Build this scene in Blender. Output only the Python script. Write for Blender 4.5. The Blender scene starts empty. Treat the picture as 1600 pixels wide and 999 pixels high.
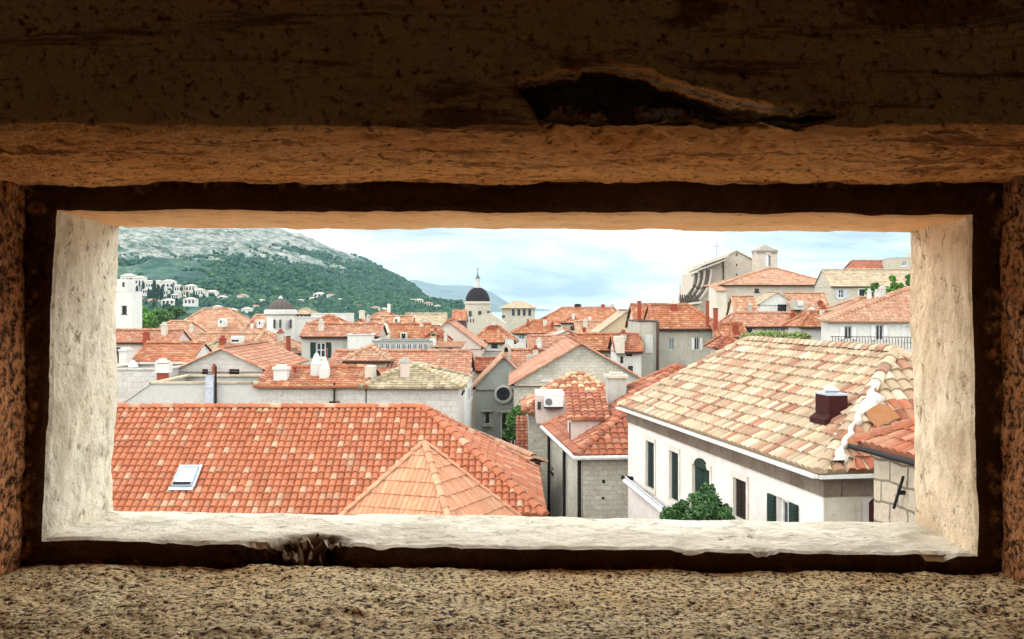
import bpy, math, random
import numpy as np
from mathutils import Vector
R = math.radians
F = 1700.0; HY = 480.0            # focal length and horizon height in photo pixels
scene = bpy.context.scene
COL = scene.collection
rng = np.random.default_rng(7)
random.seed(7)
KT, KP, KS = .52, .52, .50       # dimming put into tile, plaster and stone colours to balance the outdoor light

def at(px, py, Y):
    return np.array([(px-800)/F*Y, Y, (HY-py)/F*Y])
def XP(px, Y): return (px-800)/F*Y
def ZP(py, Y): return (HY-py)/F*Y
def nrm(v):
    v = np.asarray(v, float); return v/np.linalg.norm(v)

# ------------------------------------------------------------------ noise
def _h(ix, iy, iz, seed):
    n = (ix*374761393 + iy*668265263 + iz*2147483647 + seed*1274126177) & 0xffffffff
    n = ((n ^ (n >> 13))*1274126177) & 0xffffffff
    n = ((n ^ (n >> 16))*2246822519) & 0xffffffff
    return ((n ^ (n >> 15)) & 0xffffff)/float(0xffffff)*2-1
def vnoise(p, seed=0):
    p = np.asarray(p, float); i = np.floor(p).astype(np.int64); f = p-i; f = f*f*(3-2*f)
    out = 0
    for dx in (0, 1):
        for dy in (0, 1):
            for dz in (0, 1):
                w = (f[:, 0] if dx else 1-f[:, 0])*(f[:, 1] if dy else 1-f[:, 1])*(f[:, 2] if dz else 1-f[:, 2])
                out = out+w*_h(i[:, 0]+dx, i[:, 1]+dy, i[:, 2]+dz, seed)
    return out
def fbm(p, sc, octv=4, seed=0, gain=.5):
    p = np.asarray(p, float)/sc; a = 1; s = 0
    for k in range(octv):
        s = s+a*vnoise(p+17.3*k, seed+k); p = p*2.03; a *= gain
    return s

# ------------------------------------------------------------------ objects
def tag(o, label=None, cat=None, group=None, kind=None):
    if label: o['label'] = label
    if cat: o['category'] = cat
    if group: o['group'] = group
    if kind: o['kind'] = kind
    return o
def empty(name, loc, label=None, cat=None, group=None):
    o = bpy.data.objects.new(name, None); COL.objects.link(o); o.location = loc; o.empty_display_size = .3
    return tag(o, label, cat, group)
def origin(o):
    v = Vector((0, 0, 0))
    while o is not None:
        v = v+o.location; o = o.parent
    return np.array(v)

class Acc:
    def __init__(s): s.V = []; s.UV = []; s.Q = []; s.T = []; s.n = 0
    def add(s, V, Q=None, T=None, UV=None):
        V = np.asarray(V, float).reshape(-1, 3)
        s.V.append(V); s.UV.append(np.zeros((len(V), 2)) if UV is None else np.asarray(UV, float).reshape(-1, 2))
        if Q is not None and len(Q): s.Q.append(np.asarray(Q, np.int64).reshape(-1, 4)+s.n)
        if T is not None and len(T): s.T.append(np.asarray(T, np.int64).reshape(-1, 3)+s.n)
        s.n += len(V); return s
    def quad(s, a, b, c, d, uv=None):
        a, b, c, d = map(np.asarray, (a, b, c, d))
        if uv is None:
            w = np.linalg.norm(b-a); h = np.linalg.norm(d-a); uv = [(0, 0), (w, 0), (w, h), (0, h)]
        return s.add([a, b, c, d], Q=[[0, 1, 2, 3]], UV=uv)
    def tri(s, a, b, c, uv=None): return s.add([a, b, c], T=[[0, 1, 2]], UV=uv)
    def box(s, O, ex, ey, ez):
        O, ex, ey, ez = [np.asarray(k, float) for k in (O, ex, ey, ez)]
        p = lambda i, j, k: O+ex*i+ey*j+ez*k
        for f in (((0,0,0),(1,0,0),(1,0,1),(0,0,1)), ((1,0,0),(1,1,0),(1,1,1),(1,0,1)), ((1,1,0),(0,1,0),(0,1,1),(1,1,1)),
                  ((0,1,0),(0,0,0),(0,0,1),(0,1,1)), ((0,0,1),(1,0,1),(1,1,1),(0,1,1)), ((0,1,0),(1,1,0),(1,0,0),(0,0,0))):
            s.quad(*[p(*q) for q in f])
        return s
    def bx(s, x0, x1, y0, y1, z0, z1): return s.box((x0, y0, z0), (x1-x0, 0, 0), (0, y1-y0, 0), (0, 0, z1-z0))
    def tube(s, pts, r, n=8, cap=True):
        pts = [np.asarray(p, float) for p in pts]
        rr = r if isinstance(r, (list, tuple)) else [r]*len(pts)
        rings = []
        for i, p in enumerate(pts):
            t = nrm(pts[min(i+1, len(pts)-1)]-pts[max(i-1, 0)])
            a = nrm(np.cross(t, (0, 0, 1) if abs(t[2]) < .9 else (1, 0, 0))); b = np.cross(a, t)
            rings.append([p+rr[i]*(math.cos(2*math.pi*k/n)*a+math.sin(2*math.pi*k/n)*b) for k in range(n)])
        V = [v for rg in rings for v in rg]; Q = []
        for i in range(len(pts)-1):
            for k in range(n): Q.append([i*n+k, i*n+(k+1) % n, (i+1)*n+(k+1) % n, (i+1)*n+k])
        T = []
        if cap:
            V += [pts[0], pts[-1]]; c0 = len(V)-2
            for k in range(n): T += [[c0, (k+1) % n, k], [c0+1, (len(pts)-1)*n+k, (len(pts)-1)*n+(k+1) % n]]
        return s.add(V, Q=Q, T=T)
    def lathe(s, cx, cy, prof, n=24, a0=0.0):
        V = []; Q = []; UV = []
        for r, z in prof:
            for k in range(n+1):
                a = a0+2*math.pi*k/n; V.append((cx+r*math.cos(a), cy+r*math.sin(a), z)); UV.append((k/n*2*math.pi*max(r, .5), z))
        m = n+1
        for i in range(len(prof)-1):
            for k in range(n): Q.append([i*m+k, i*m+k+1, (i+1)*m+k+1, (i+1)*m+k])
        return s.add(V, Q=Q, UV=UV)
    def prism(s, pts, back):
        """polygon (list of 3D points, counter-clockwise seen from the front) pushed back by a vector"""
        pts = [np.asarray(p, float) for p in pts]; back = np.asarray(back, float); n = len(pts)
        s.poly(pts); s.poly([p+back for p in pts][::-1])
        for i in range(n): s.quad(pts[(i+1) % n], pts[i], pts[i]+back, pts[(i+1) % n]+back)
        return s
    def poly(s, pts):
        from mathutils.geometry import tessellate_polygon
        tr = tessellate_polygon([[Vector(p) for p in pts]])
        P = np.array(pts); o = P[0]; e = nrm(P[1]-P[0])
        N = np.cross(P[1]-P[0], P[2]-P[0]); N = nrm(N) if np.linalg.norm(N) > 1e-9 else np.array((0, 1., 0)); f = np.cross(N, e)
        return s.add(P, T=[list(t) for t in tr], UV=np.stack([P[:, 0]*1.0+P[:, 1]*.3, P[:, 2]], 1))
    def build(s, name, mat, parent=None, smooth=False, attr=None):
        V = np.concatenate(s.V); UV = np.concatenate(s.UV)
        Q = np.concatenate(s.Q) if s.Q else np.zeros((0, 4), np.int64); T = np.concatenate(s.T) if s.T else np.zeros((0, 3), np.int64)
        off = origin(parent) if parent is not None else np.zeros(3)
        me = bpy.data.meshes.new(name)
        me.vertices.add(len(V)); me.vertices.foreach_set('co', (V-off).astype(np.float32).ravel())
        loops = np.concatenate([Q.ravel(), T.ravel()]).astype(np.int32)
        me.loops.add(len(loops)); me.loops.foreach_set('vertex_index', loops)
        nq, nt = len(Q), len(T)
        me.polygons.add(nq+nt)
        st = np.concatenate([np.arange(nq)*4, nq*4+np.arange(nt)*3]).astype(np.int32)
        me.polygons.foreach_set('loop_start', st)
        me.polygons.foreach_set('use_smooth', np.full(nq+nt, bool(smooth)))
        uvl = me.uv_layers.new(name='UVMap'); uvl.data.foreach_set('uv', UV[loops].astype(np.float32).ravel())
        if attr is not None:
            a = me.attributes.new(attr[0], 'FLOAT', 'POINT'); a.data.foreach_set('value', np.asarray(attr[1], np.float32))
        me.update(calc_edges=True); me.validate()
        me.materials.append(mat)
        o = bpy.data.objects.new(name, me); COL.objects.link(o)
        if parent is not None: o.parent = parent
        return o

# ------------------------------------------------------------------ materials
class NT:
    def __init__(s, name):
        s.m = bpy.data.materials.new(name); s.m.use_nodes = True; s.t = s.m.node_tree
        s.b = s.t.nodes['Principled BSDF']; s.b.inputs['Specular IOR Level'].default_value = .25
        s.b.inputs['Roughness'].default_value = .85
    def n(s, typ, **kw):
        nd = s.t.nodes.new(typ)
        for k, v in kw.items():
            if k.startswith('i_'):
                key = k[2:]
                nd.inputs[int(key) if key.isdigit() else key.replace('_', ' ')].default_value = v
            else: setattr(nd, k, v)
        return nd
    def l(s, a, b): s.t.links.new(a, b)
    def ramp(s, fac, stops, interp='LINEAR'):
        r = s.n('ShaderNodeValToRGB'); cr = r.color_ramp; cr.interpolation = interp
        while len(cr.elements) > 1: cr.elements.remove(cr.elements[-1])
        cr.elements[0].position = stops[0][0]; cr.elements[0].color = (*stops[0][1], 1)
        for p, c in stops[1:]:
            e = cr.elements.new(p); e.color = (*c, 1)
        s.l(fac, r.inputs['Fac']); return r.outputs['Color']
    def mix(s, fac, a, b, typ='MIX'):
        m = s.n('ShaderNodeMix', data_type='RGBA', blend_type=typ)
        for inp, v in ((0, fac), (6, a), (7, b)):
            if hasattr(v, 'is_output'): s.l(v, m.inputs[inp])
            else: m.inputs[inp].default_value = v if inp == 0 else (*v, 1)
        return m.outputs[2]
    def noise(s, vec, scale, detail=4, rough=.6, dist=0):
        nd = s.n('ShaderNodeTexNoise', i_Scale=scale, i_Detail=detail, i_Roughness=rough, i_Distortion=dist)
        if vec is not None: s.l(vec, nd.inputs['Vector'])
        return nd.outputs['Fac']
    def pos(s): return s.n('ShaderNodeNewGeometry').outputs['Position']
    def uv(s): return s.n('ShaderNodeTexCoord').outputs['UV']
    def bump(s, h, dist, strength=1.0):
        b = s.n('ShaderNodeBump', i_Distance=dist, i_Strength=strength); s.l(h, b.inputs['Height'])
        return b
    def math(s, op, a, b=None, clamp=False):
        m = s.n('ShaderNodeMath', operation=op, use_clamp=clamp)
        for i, v in enumerate((a, b)):
            if v is None: continue
            if hasattr(v, 'is_output'): s.l(v, m.inputs[i])
            else: m.inputs[i].default_value = v
        return m.outputs[0]
    def col(s, c):
        if hasattr(c, 'is_output'): s.l(c, s.b.inputs['Base Color'])
        else: s.b.inputs['Base Color'].default_value = (*c, 1)
        return s

_tm = {}
def tile_mat(name, cols, weather=.22, wcol=(.30, .25, .19), lattice=None):
    """cols: [(weight, rgb)] picked per tile"""
    if name in _tm: return _tm[name]
    N = NT(name); uv = N.uv()
    fl = N.n('ShaderNodeVectorMath', operation='FLOOR'); N.l(uv, fl.inputs[0])
    wn = N.n('ShaderNodeTexWhiteNoise', noise_dimensions='2D'); N.l(fl.outputs[0], wn.inputs['Vector'])
    cols = [(w, tuple(v*KT for v in c)) for w, c in cols]
    if lattice: lattice = (lattice[0], tuple(v*KT for v in lattice[1]))
    tot = sum(w for w, c in cols); p = 0; st = []
    for w, c in cols: st.append((p/tot, c)); p += w
    c = N.ramp(wn.outputs['Value'], st, 'CONSTANT')
    v2 = N.n('ShaderNodeSeparateColor'); N.l(wn.outputs['Color'], v2.inputs[0])
    if lattice:      # pale tiles laid at loosely regular intervals
        sx = N.n('ShaderNodeSeparateXYZ'); N.l(fl.outputs[0], sx.inputs[0])
        m = N.math('FLOORED_MODULO', N.math('ADD', N.math('MULTIPLY', sx.outputs[0], 2.0), sx.outputs[1]), 5.0)
        k = N.math('MULTIPLY', N.math('LESS_THAN', m, .5), N.math('LESS_THAN', v2.outputs[0], lattice[0]))
        c = N.mix(k, c, lattice[1])
    j = N.ramp(v2.outputs[1], [(0, (.92,)*3), (1, (1.07,)*3)] if lattice or 'salmon' in name else [(0, (.76, .76, .76)), (1, (1.12, 1.12, 1.12))])
    c = N.mix(1.0, c, j, 'MULTIPLY')
    pos = N.pos()
    w = N.noise(pos, .9, 5, .65)
    w = N.ramp(w, [(.46, (0, 0, 0)), (.72, (1, 1, 1))])
    c = N.mix(N.math('MULTIPLY', w, weather), c, wcol)
    w2 = N.noise(pos, 9, 3, .7); w2 = N.ramp(w2, [(.3, (.82, .82, .82)), (.7, (1.1, 1.1, 1.1))])
    c = N.mix(1.0, c, w2, 'MULTIPLY')
    w3 = N.noise(pos, 2.6, 6, .78, .5); w3 = N.ramp(w3, [(.56, (0, 0, 0)), (.64, (1, 1, 1))])
    c = N.mix(N.math('MULTIPLY', w3, .30), c, (.11, .075, .05))
    N.col(c); N.b.inputs['Roughness'].default_value = .8
    b = N.bump(N.noise(pos, 25, 3), .01, .5); N.l(b.outputs[0], N.b.inputs['Normal'])
    _tm[name] = N.m; return N.m
def plaster(name, c, stain=(.35, .31, .25), amt=.45, sc=.8, bump=.01):
    if name in _tm: return _tm[name]
    N = NT(name); pos = N.pos()
    mp = N.n('ShaderNodeMapping'); mp.inputs['Scale'].default_value = (1, 1, .45); N.l(pos, mp.inputs['Vector'])
    w = N.noise(mp.outputs[0], sc, 6, .68, .4); w = N.ramp(w, [(.45, (0, 0, 0)), (.75, (1, 1, 1))])
    c = tuple(v*KP for v in c); stain = tuple(v*KP for v in stain)
    k = N.mix(N.math('MULTIPLY', w, amt), c, stain)
    ms = N.n('ShaderNodeMapping'); ms.inputs['Scale'].default_value = (1, 1, .12); N.l(pos, ms.inputs['Vector'])
    st_ = N.noise(ms.outputs[0], 3.2, 4, .65); st_ = N.ramp(st_, [(.52, (0, 0, 0)), (.72, (1, 1, 1))]); k = N.mix(N.math('MULTIPLY', st_, min(.6, amt*.9)), k, (.22, .19, .15))
    sp_ = N.noise(pos, 5.5, 2, .5); sp_ = N.ramp(sp_, [(.70, (0, 0, 0)), (.74, (1, 1, 1))]); k = N.mix(N.math('MULTIPLY', sp_, min(.8, amt*1.6)), k, (.16, .13, .10))
    w2 = N.noise(pos, sc*7, 4, .7); w2 = N.ramp(w2, [(.25, (.85, .85, .85)), (.6, (1.04, 1.04, 1.04))])
    k = N.mix(1.0, k, w2, 'MULTIPLY')
    N.col(k); b = N.bump(N.noise(pos, sc*14, 4), bump, .5); N.l(b.outputs[0], N.b.inputs['Normal'])
    _tm[name] = N.m; return N.m
def stone(name, c1, c2, mortar, bw=.5, bh=.25, ms=.02, stain=.35, bump=.02):
    if name in _tm: return _tm[name]
    N = NT(name); uv = N.uv(); pos = N.pos()
    dn = N.n('ShaderNodeTexNoise', i_Scale=2.2, i_Detail=2.0); N.l(pos, dn.inputs['Vector'])
    off = N.n('ShaderNodeVectorMath', operation='SCALE'); off.inputs['Scale'].default_value = .16; N.l(dn.outputs['Color'], off.inputs[0])
    ad = N.n('ShaderNodeVectorMath', operation='ADD'); N.l(uv, ad.inputs[0]); N.l(off.outputs[0], ad.inputs[1])
    c1, c2, mortar = [tuple(v*KS for v in q) for q in (c1, c2, mortar)]
    br = N.n('ShaderNodeTexBrick', offset=.5, squash=1.0, i_Scale=1.0); N.l(ad.outputs[0], br.inputs['Vector'])
    br.inputs['Color1'].default_value = (*c1, 1); br.inputs['Color2'].default_value = (*c2, 1); br.inputs['Mortar'].default_value = (*mortar, 1)
    br.inputs['Mortar Size'].default_value = ms; br.inputs['Brick Width'].default_value = bw; br.inputs['Row Height'].default_value = bh
    br.inputs['Mortar Smooth'].default_value = .3
    k = br.outputs['Color']
    w = N.noise(pos, 1.6, 6, .7, .3); w = N.ramp(w, [(.42, (0, 0, 0)), (.72, (1, 1, 1))])
    k = N.mix(N.math('MULTIPLY', w, stain), k, (.20, .17, .13))
    sp_ = N.noise(pos, 4.5, 3, .6); sp_ = N.ramp(sp_, [(.66, (0, 0, 0)), (.70, (1, 1, 1))]); k = N.mix(N.math('MULTIPLY', sp_, .7), k, (.13, .11, .08))
    w2 = N.noise(pos, 8, 4, .7); w2 = N.ramp(w2, [(.3, (.78, .78, .78)), (.65, (1.06, 1.06, 1.06))])
    k = N.mix(1.0, k, w2, 'MULTIPLY'); N.col(k)
    h = N.math('ADD', N.math('MULTIPLY', br.outputs['Fac'], -.6), N.noise(pos, 9, 4))
    b = N.bump(h, bump, .7); N.l(b.outputs[0], N.b.inputs['Normal'])
    _tm[name] = N.m; return N.m
def flat(name, c, rough=.6, metal=0, spec=.3):
    if name in _tm: return _tm[name]
    N = NT(name); pos = N.pos(); w = N.noise(pos, 6, 3); w = N.ramp(w, [(.3, (.82, .82, .82)), (.7, (1.1, 1.1, 1.1))])
    N.col(N.mix(1.0, c, w, 'MULTIPLY')); N.b.inputs['Roughness'].default_value = rough; N.b.inputs['Metallic'].default_value = metal
    N.b.inputs['Specular IOR Level'].default_value = spec
    _tm[name] = N.m; return N.m
def leafmat(name, c1, c2):
    if name in _tm: return _tm[name]
    N = NT(name); oi = N.n('ShaderNodeNewGeometry')
    k = N.ramp(oi.outputs['Random Per Island'], [(0, c1), (1, c2)])
    N.col(k); N.b.inputs['Roughness'].default_value = .6
    _tm[name] = N.m; return N.m

T_MAIN = tile_mat('roof_tile_main', [(62, (.62, .20, .095)), (26, (.55, .17, .078)), (3, (.62, .34, .20)), (5, (.55, .22, .12))], .05, lattice=(.46, (.74, .40, .25)))
T_RED = tile_mat('roof_tile_red', [(40, (.50, .150, .070)), (40, (.43, .120, .060)), (20, (.60, .25, .13))], .15)
T_ORANGE = tile_mat('roof_tile_orange', [(40, (.55, .185, .075)), (35, (.48, .150, .065)), (25, (.64, .30, .15))], .2)
T_PEACH = tile_mat('roof_tile_peach', [(40, (.64, .32, .185)), (35, (.58, .265, .145)), (25, (.68, .41, .26))], .3)
T_PINK = tile_mat('roof_tile_pink', [(40, (.60, .255, .145)), (35, (.54, .205, .11)), (25, (.65, .35, .215))], .15)
T_OLD = tile_mat('roof_tile_old', [(36, (.70, .515, .33)), (24, (.62, .43, .27)), (13, (.82, .66, .47)), (10, (.46, .20, .115)), (17, (.56, .31, .185))], .35)
T_STRAW = tile_mat('roof_tile_straw', [(50, (.55, .42, .25)), (30, (.66, .54, .35)), (20, (.40, .30, .18))], .4)
T_TAN = tile_mat('roof_tile_tan', [(50, (.62, .47, .30)), (30, (.55, .40, .25)), (20, (.68, .54, .37))], .3)
T_PALE_ORANGE = tile_mat('roof_tile_mottled', [(45, (.53, .17, .08)), (40, (.76, .50, .30)), (15, (.62, .3, .15))], .1)
T_PYR = tile_mat('roof_tile_salmon', [(50, (.78, .36, .20)), (38, (.73, .33, .18)), (12, (.82, .41, .24))], .15)
W_WHITE = plaster('plaster_white', (.80, .77, .72), amt=.22)
W_CREAM = plaster('plaster_cream', (.76, .68, .55), amt=.4)
W_PINKW = plaster('plaster_pinkish_white', (.98, .88, .82), amt=.25, sc=.5)
W_PALEPINK = plaster('plaster_pale_pink', (.76, .60, .52), amt=.2)
W_GREY = plaster('plaster_grey', (.60, .57, .50), stain=(.30, .28, .22), amt=.6)
W_LGREY = plaster('plaster_light_grey', (.66, .64, .60), amt=.15)
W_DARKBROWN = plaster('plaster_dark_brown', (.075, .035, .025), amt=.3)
W_STONE = stone('stone_cream', (.74, .67, .54), (.62, .55, .43), (.52, .46, .36), .45, .22)
W_STONE2 = stone('stone_rough', (.82, .76, .64), (.70, .64, .52), (.62, .56, .45), .34, .19, .02, .5)
W_STONE3 = stone('stone_white_spotted', (.80, .75, .69), (.74, .69, .63), (.66, .61, .55), .5, .28, .015, .35)
W_BLOCK = stone('stone_block_warm', (.68, .56, .42), (.60, .48, .36), (.26, .20, .15), .62, .4, .028, .12, .03)
SF_T = flat('frame_weathered', (.46, .40, .34), .8)
M_DARK = flat('window_dark', (.012, .014, .016), .25, 0, .5)
M_GLASS = flat('window_glass_blue', (.10, .14, .16), .12, 0, .6)
M_WFRAME = flat('frame_white', (.46, .45, .43)); M_SFRAME = flat('frame_stone', (.55, .50, .42), .85)
M_GREEN = flat('shutter_green', (.008, .020, .015), .7, 0, .15); M_GREY = flat('metal_grey', (.28, .30, .34), .5)
M_BROWN = flat('dark_brown_paint', (.028, .014, .010), .8, 0, .1); M_BRICK = flat('chimney_brick_red', (.20, .045, .025), .9, 0, .1)
M_MAROON = flat('chimney_maroon', (.030, .007, .006), .9, 0, .1); M_STEEL = flat('metal_bright', (.5, .54, .6), .35, .6)
M_GUTTER = flat('gutter_pale', (.46, .45, .43), .5); M_GUTB = flat('gutter_underside', (.10, .075, .055), .7)
M_SHUTW = flat('shutter_white', (.46, .45, .43)); M_BLACK = flat('black_iron', (.010, .008, .008), .7, 0, .15)
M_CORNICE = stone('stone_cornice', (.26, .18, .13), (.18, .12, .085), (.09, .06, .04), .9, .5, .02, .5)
M_LEAD = flat('dome_lead_brown', (.012, .008, .009), .7, 0, .12); M_COPPER = flat('spire_dark_green', (.05, .07, .06), .6)
M_SILVER = flat('vent_silver', (.42, .43, .45), .4, .5)

# ------------------------------------------------------------------ roofs
def tile_plane(acc, E0, u, sv, L, a0, a1, b0, b1, tw=.24, tl=.33, seg=6, amp=.045, step=.028, useed=0):
    """tiled trapezoid: eave at E0 along u, running up the slope sv for L; a and b are the left and right limits at eave and top"""
    E0 = np.asarray(E0, float); u = nrm(u); sv = nrm(sv); n = np.cross(u, sv)
    rows = max(1, int(round(L/tl))); tl = L/rows
    lo_, hi_ = min(a0, a1), max(b0, b1)
    c0 = math.floor(lo_/tw); U = np.arange(c0*seg, math.ceil(hi_/tw)*seg+1)*(tw/seg)
    ph = U/tw
    prof = amp*np.abs(np.sin(np.pi*ph))**.62
    colidx = np.floor(ph-1e-6).astype(int)-c0
    ncol = colidx.max()+2
    J = rng.normal(0, 1, (rows+1, ncol+1))*(.009 if seg > 6 else .005)
    sag = .02*np.sin(U*.7+useed)+.012*np.sin(U*1.9+useed*2)
    V = []; UVs = []
    M = len(U)
    def line(v, h, jr, uvv, lip=0.0):
        lo = a0+(a1-a0)*v/L; hi = b0+(b1-b0)*v/L
        Uc = np.clip(U, lo, max(lo, hi))
        H = h+J[jr][colidx]+sag*(v/L)*(1-v/L)*2+lip
        P = E0+np.outer(Uc, u)+np.outer(np.full(M, v), sv)+np.outer(H, n)
        V.append(P); UVs.append(np.stack([U/tw, np.full(M, uvv)], 1)); return Uc
    Ucs = []
    Ucs.append(line(0, prof*0-.05, 0, .05))
    for j in range(rows):
        Ucs.append(line(j*tl, prof*1.06+step, j, j+.1+useed*50))
        Ucs.append(line((j+1)*tl, prof*.9, j, j+.9+useed*50))
    V = np.concatenate(V); UVs = np.concatenate(UVs); Ucs = np.array(Ucs)
    nl = len(Ucs); i = np.arange(M-1)
    Q = []
    for k in range(nl-1):
        ok = ((Ucs[k][1:]-Ucs[k][:-1]) > 1e-7) | ((Ucs[k+1][1:]-Ucs[k+1][:-1]) > 1e-7)
        ii = i[ok]; b = k*M
        Q.append(np.stack([b+ii, b+ii+1, b+M+ii+1, b+M+ii], 1))
    acc.add(V, Q=np.concatenate(Q), UV=UVs)

def ridge_caps(acc, p, q, r=.13, ln=.38, n=6):
    p = np.asarray(p, float); q = np.asarray(q, float); D = q-p; Lt = np.linalg.norm(D)
    if Lt < .2: return
    d = D/Lt; side = nrm(np.cross(d, (0, 0, 1))); up = np.cross(side, d)
    k = max(1, int(round(Lt/ln))); s = Lt/k
    for i in range(k):
        V = []
        for tt, rr, lift in ((i*s-.03, r*1.12, .02), ((i+1)*s, r*.92, 0)):
            c = p+d*tt+up*(lift-.02+rng.normal(0, .004))
            for a in range(n+1):
                an = math.pi*a/n
                V.append(c+side*rr*math.cos(an)*1.15+up*rr*math.sin(an))
        V += [p+d*(i*s-.03)-up*.02]
        m = n+1; Q = [[a, a+1, m+a+1, m+a] for a in range(n)]; T = [[2*m, a+1, a] for a in range(n)]
        acc.add(V, Q=Q, T=T, UV=np.full((len(V), 2), (977.5+i+p[0]*13 % 50, 300.5+p[1] % 91)))

class House:
    def __init__(s, name, label, P, ang, w, d, ze, t=.5, kind='hipx', wall=None, roof=None, zb=-22., hi=None, o=.3, og=.12,
                 cat='house', group=None, tw=None, seg=None, amp=.045, tl=.33, ridge=True, hi2=None, ledge=None, step=.03):
        s.step = step
        s.P = np.array([P[0], P[1], 0.]); c, sn = math.cos(R(ang)), math.sin(R(ang))
        s.u = np.array([c, sn, 0.]); s.b = np.array([-sn, c, 0.]); s.w = w; s.d = d; s.ze = ze; s.t = t; s.kind = kind
        s.wall = wall or W_CREAM; s.roof = roof or T_ORANGE; s.zb = zb; s.o = o; s.og = og
        Yc = P[1]; s.Y = Yc
        s.tw = tw or (.24 if Yc < 70 else .30 if Yc < 130 else .5); s.seg = seg or (6 if Yc < 60 else 4 if Yc < 130 else 2)
        s.amp = amp*(1 if Yc < 150 else .5); s.tl = tl if Yc < 110 else .5
        s.hi = hi; s.hi2 = hi2; s.holes = [[], [], [], []]; s.extra = []; s.ridge = ridge
        s.root = empty(name, (s.P[0], s.P[1], zb), label, cat, group)
        s.ledge = ledge
        s.c = [s.P, s.P+s.u*w, s.P+s.u*w+s.b*d, s.P+s.b*d]
        s.wn = [-s.b, s.u, s.b, -s.u]
    def local(s, k, px, py):
        A = s.c[k]; Bv = s.c[(k+1) % 4]; e = nrm(Bv-A); q = (px-800)/F
        a = (q*A[1]-A[0])/(e[0]-q*e[1]); Yh = A[1]+a*e[1]
        return a, ZP(py, Yh)
    def win(s, k, x0, y0, x1, y1, style='dark', frame=None, shut=None, depth=.16, arch=False):
        """window opening given by its rectangle in the photograph, on wall k (0 front, 1 right, 3 left)"""
        ym = (y0+y1)/2
        a0, _ = s.local(k, x0, ym); a1, _ = s.local(k, x1, ym); am = (x0+x1)/2
        _, z1 = s.local(k, am, y0); _, z0 = s.local(k, am, y1)
        if a1 < a0: a0, a1 = a1, a0
        W = np.linalg.norm(s.c[(k+1) % 4]-s.c[k]); a0 = max(.05, a0); a1 = min(W-.05, a1)
        if a1-a0 < .05: return None
        z1 = min(z1, s.ze-.02) if s.kind not in ('gabley',) or k in (1, 3) else z1
        return s.hole(k, a0, a1, z0, z1, style, frame, shut, depth, arch)
    def hole(s, k, a0, a1, z0, z1, style='dark', frame=None, shut=None, depth=.16, arch=False):
        s.holes[k].append((a0, a1, z0, z1, depth))
        A = s.c[k]; e = nrm(s.c[(k+1) % 4]-A); nn = s.wn[k]; zz = np.array((0, 0, 1.))
        P = lambda a, z, out=0.: A*np.array((1, 1, 0))+e*a+zz*z+nn*out
        fr = frame or M_WFRAME
        g = Acc(); fw = min(.12, (a1-a0)*.13)
        dp = -depth
        if style == 'shut':
            pm = shut or M_GREEN
            mid = (a0+a1)/2
            wdw = Acc(); 
            wdw.box(P(a0-.1, z0-.1, 0), e*(a1-a0+.2), nn*.05, zz*.1)
            for q in (a0-.13, a1): wdw.box(P(q, z0, 0), e*.13, nn*.03, zz*(z1-z0))
            wdw.box(P(a0-.13, z1, 0), e*(a1-a0+.26), nn*.045, zz*.14)
            wo = wdw.build('window', fr, s.root)
            for (l, r) in ((a0+.01, mid-.01), (mid+.01, a1-.01)):
                sh = Acc(); sh.box(P(l, z0+.02, dp+.06), e*(r-l), nn*.04, zz*(z1-z0-.04))
                nsl = max(3, int((z1-z0)/.09))
                if s.Y < 60:
                    for q in range(nsl):
                        zq = z0+.06+(z1-z0-.12)*q/nsl
                        sh.box(P(l+.05, zq, dp+.105), e*(r-l-.1), nn*.022, zz*((z1-z0-.12)/nsl*.5))
                sh.build('shutter', pm, wo)
            return wo
        # frame ring in the reveal
        g.box(P(a0, z0, dp), e*(a1-a0), nn*.05, zz*fw); g.box(P(a0, z1-fw, dp), e*(a1-a0), nn*.05, zz*fw)
        g.box(P(a0, z0+fw, dp), e*fw, nn*.05, zz*(z1-z0-2*fw)); g.box(P(a1-fw, z0+fw, dp), e*fw, nn*.05, zz*(z1-z0-2*fw))
        if style in ('glass', 'open'):
            mid = (a0+a1)/2
            g.box(P(mid-fw*.4, z0+fw, dp), e*fw*.8, nn*.045, zz*(z1-z0-2*fw))
            if z1-z0 > 1.1: g.box(P(a0+fw, (z0+z1)/2-.03, dp), e*(mid-a0-fw*1.4), nn*.04, zz*.06); g.box(P(mid+fw*.4, (z0+z1)/2-.03, dp), e*(a1-mid-fw*1.4), nn*.04, zz*.06)
        if a1-a0 > .5: g.box(P(a0-.08, z0-.1, 0.002), e*(a1-a0+.16), nn*.07, zz*.1)
        wo = g.build('window', M_BLACK if style == 'dark' and frame is None else fr, s.root)
        pn = Acc(); pn.quad(P(a0, z0, dp+.012), P(a1, z0, dp+.012), P(a1, z1, dp+.012), P(a0, z1, dp+.012))
        pn.build('pane', M_DARK if style != 'glass' else M_GLASS, wo)
        if style == 'open':
            sw = (a1-a0)*.52
            for l in (a0-sw-.02, a1+.02):
                sh = Acc(); sh.box(P(l, z0, .02), e*sw, nn*.05, zz*(z1-z0))
                if s.Y < 60:
                    nsl = max(4, int((z1-z0)/.1))
                    for q in range(nsl): sh.box(P(l+.05, z0+.06+(z1-z0-.12)*q/nsl, .071), e*(sw-.1), nn*.02, zz*((z1-z0-.12)/nsl*.5))
                sh.build('shutter', shut or M_SHUTW, wo)
        return wo
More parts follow.
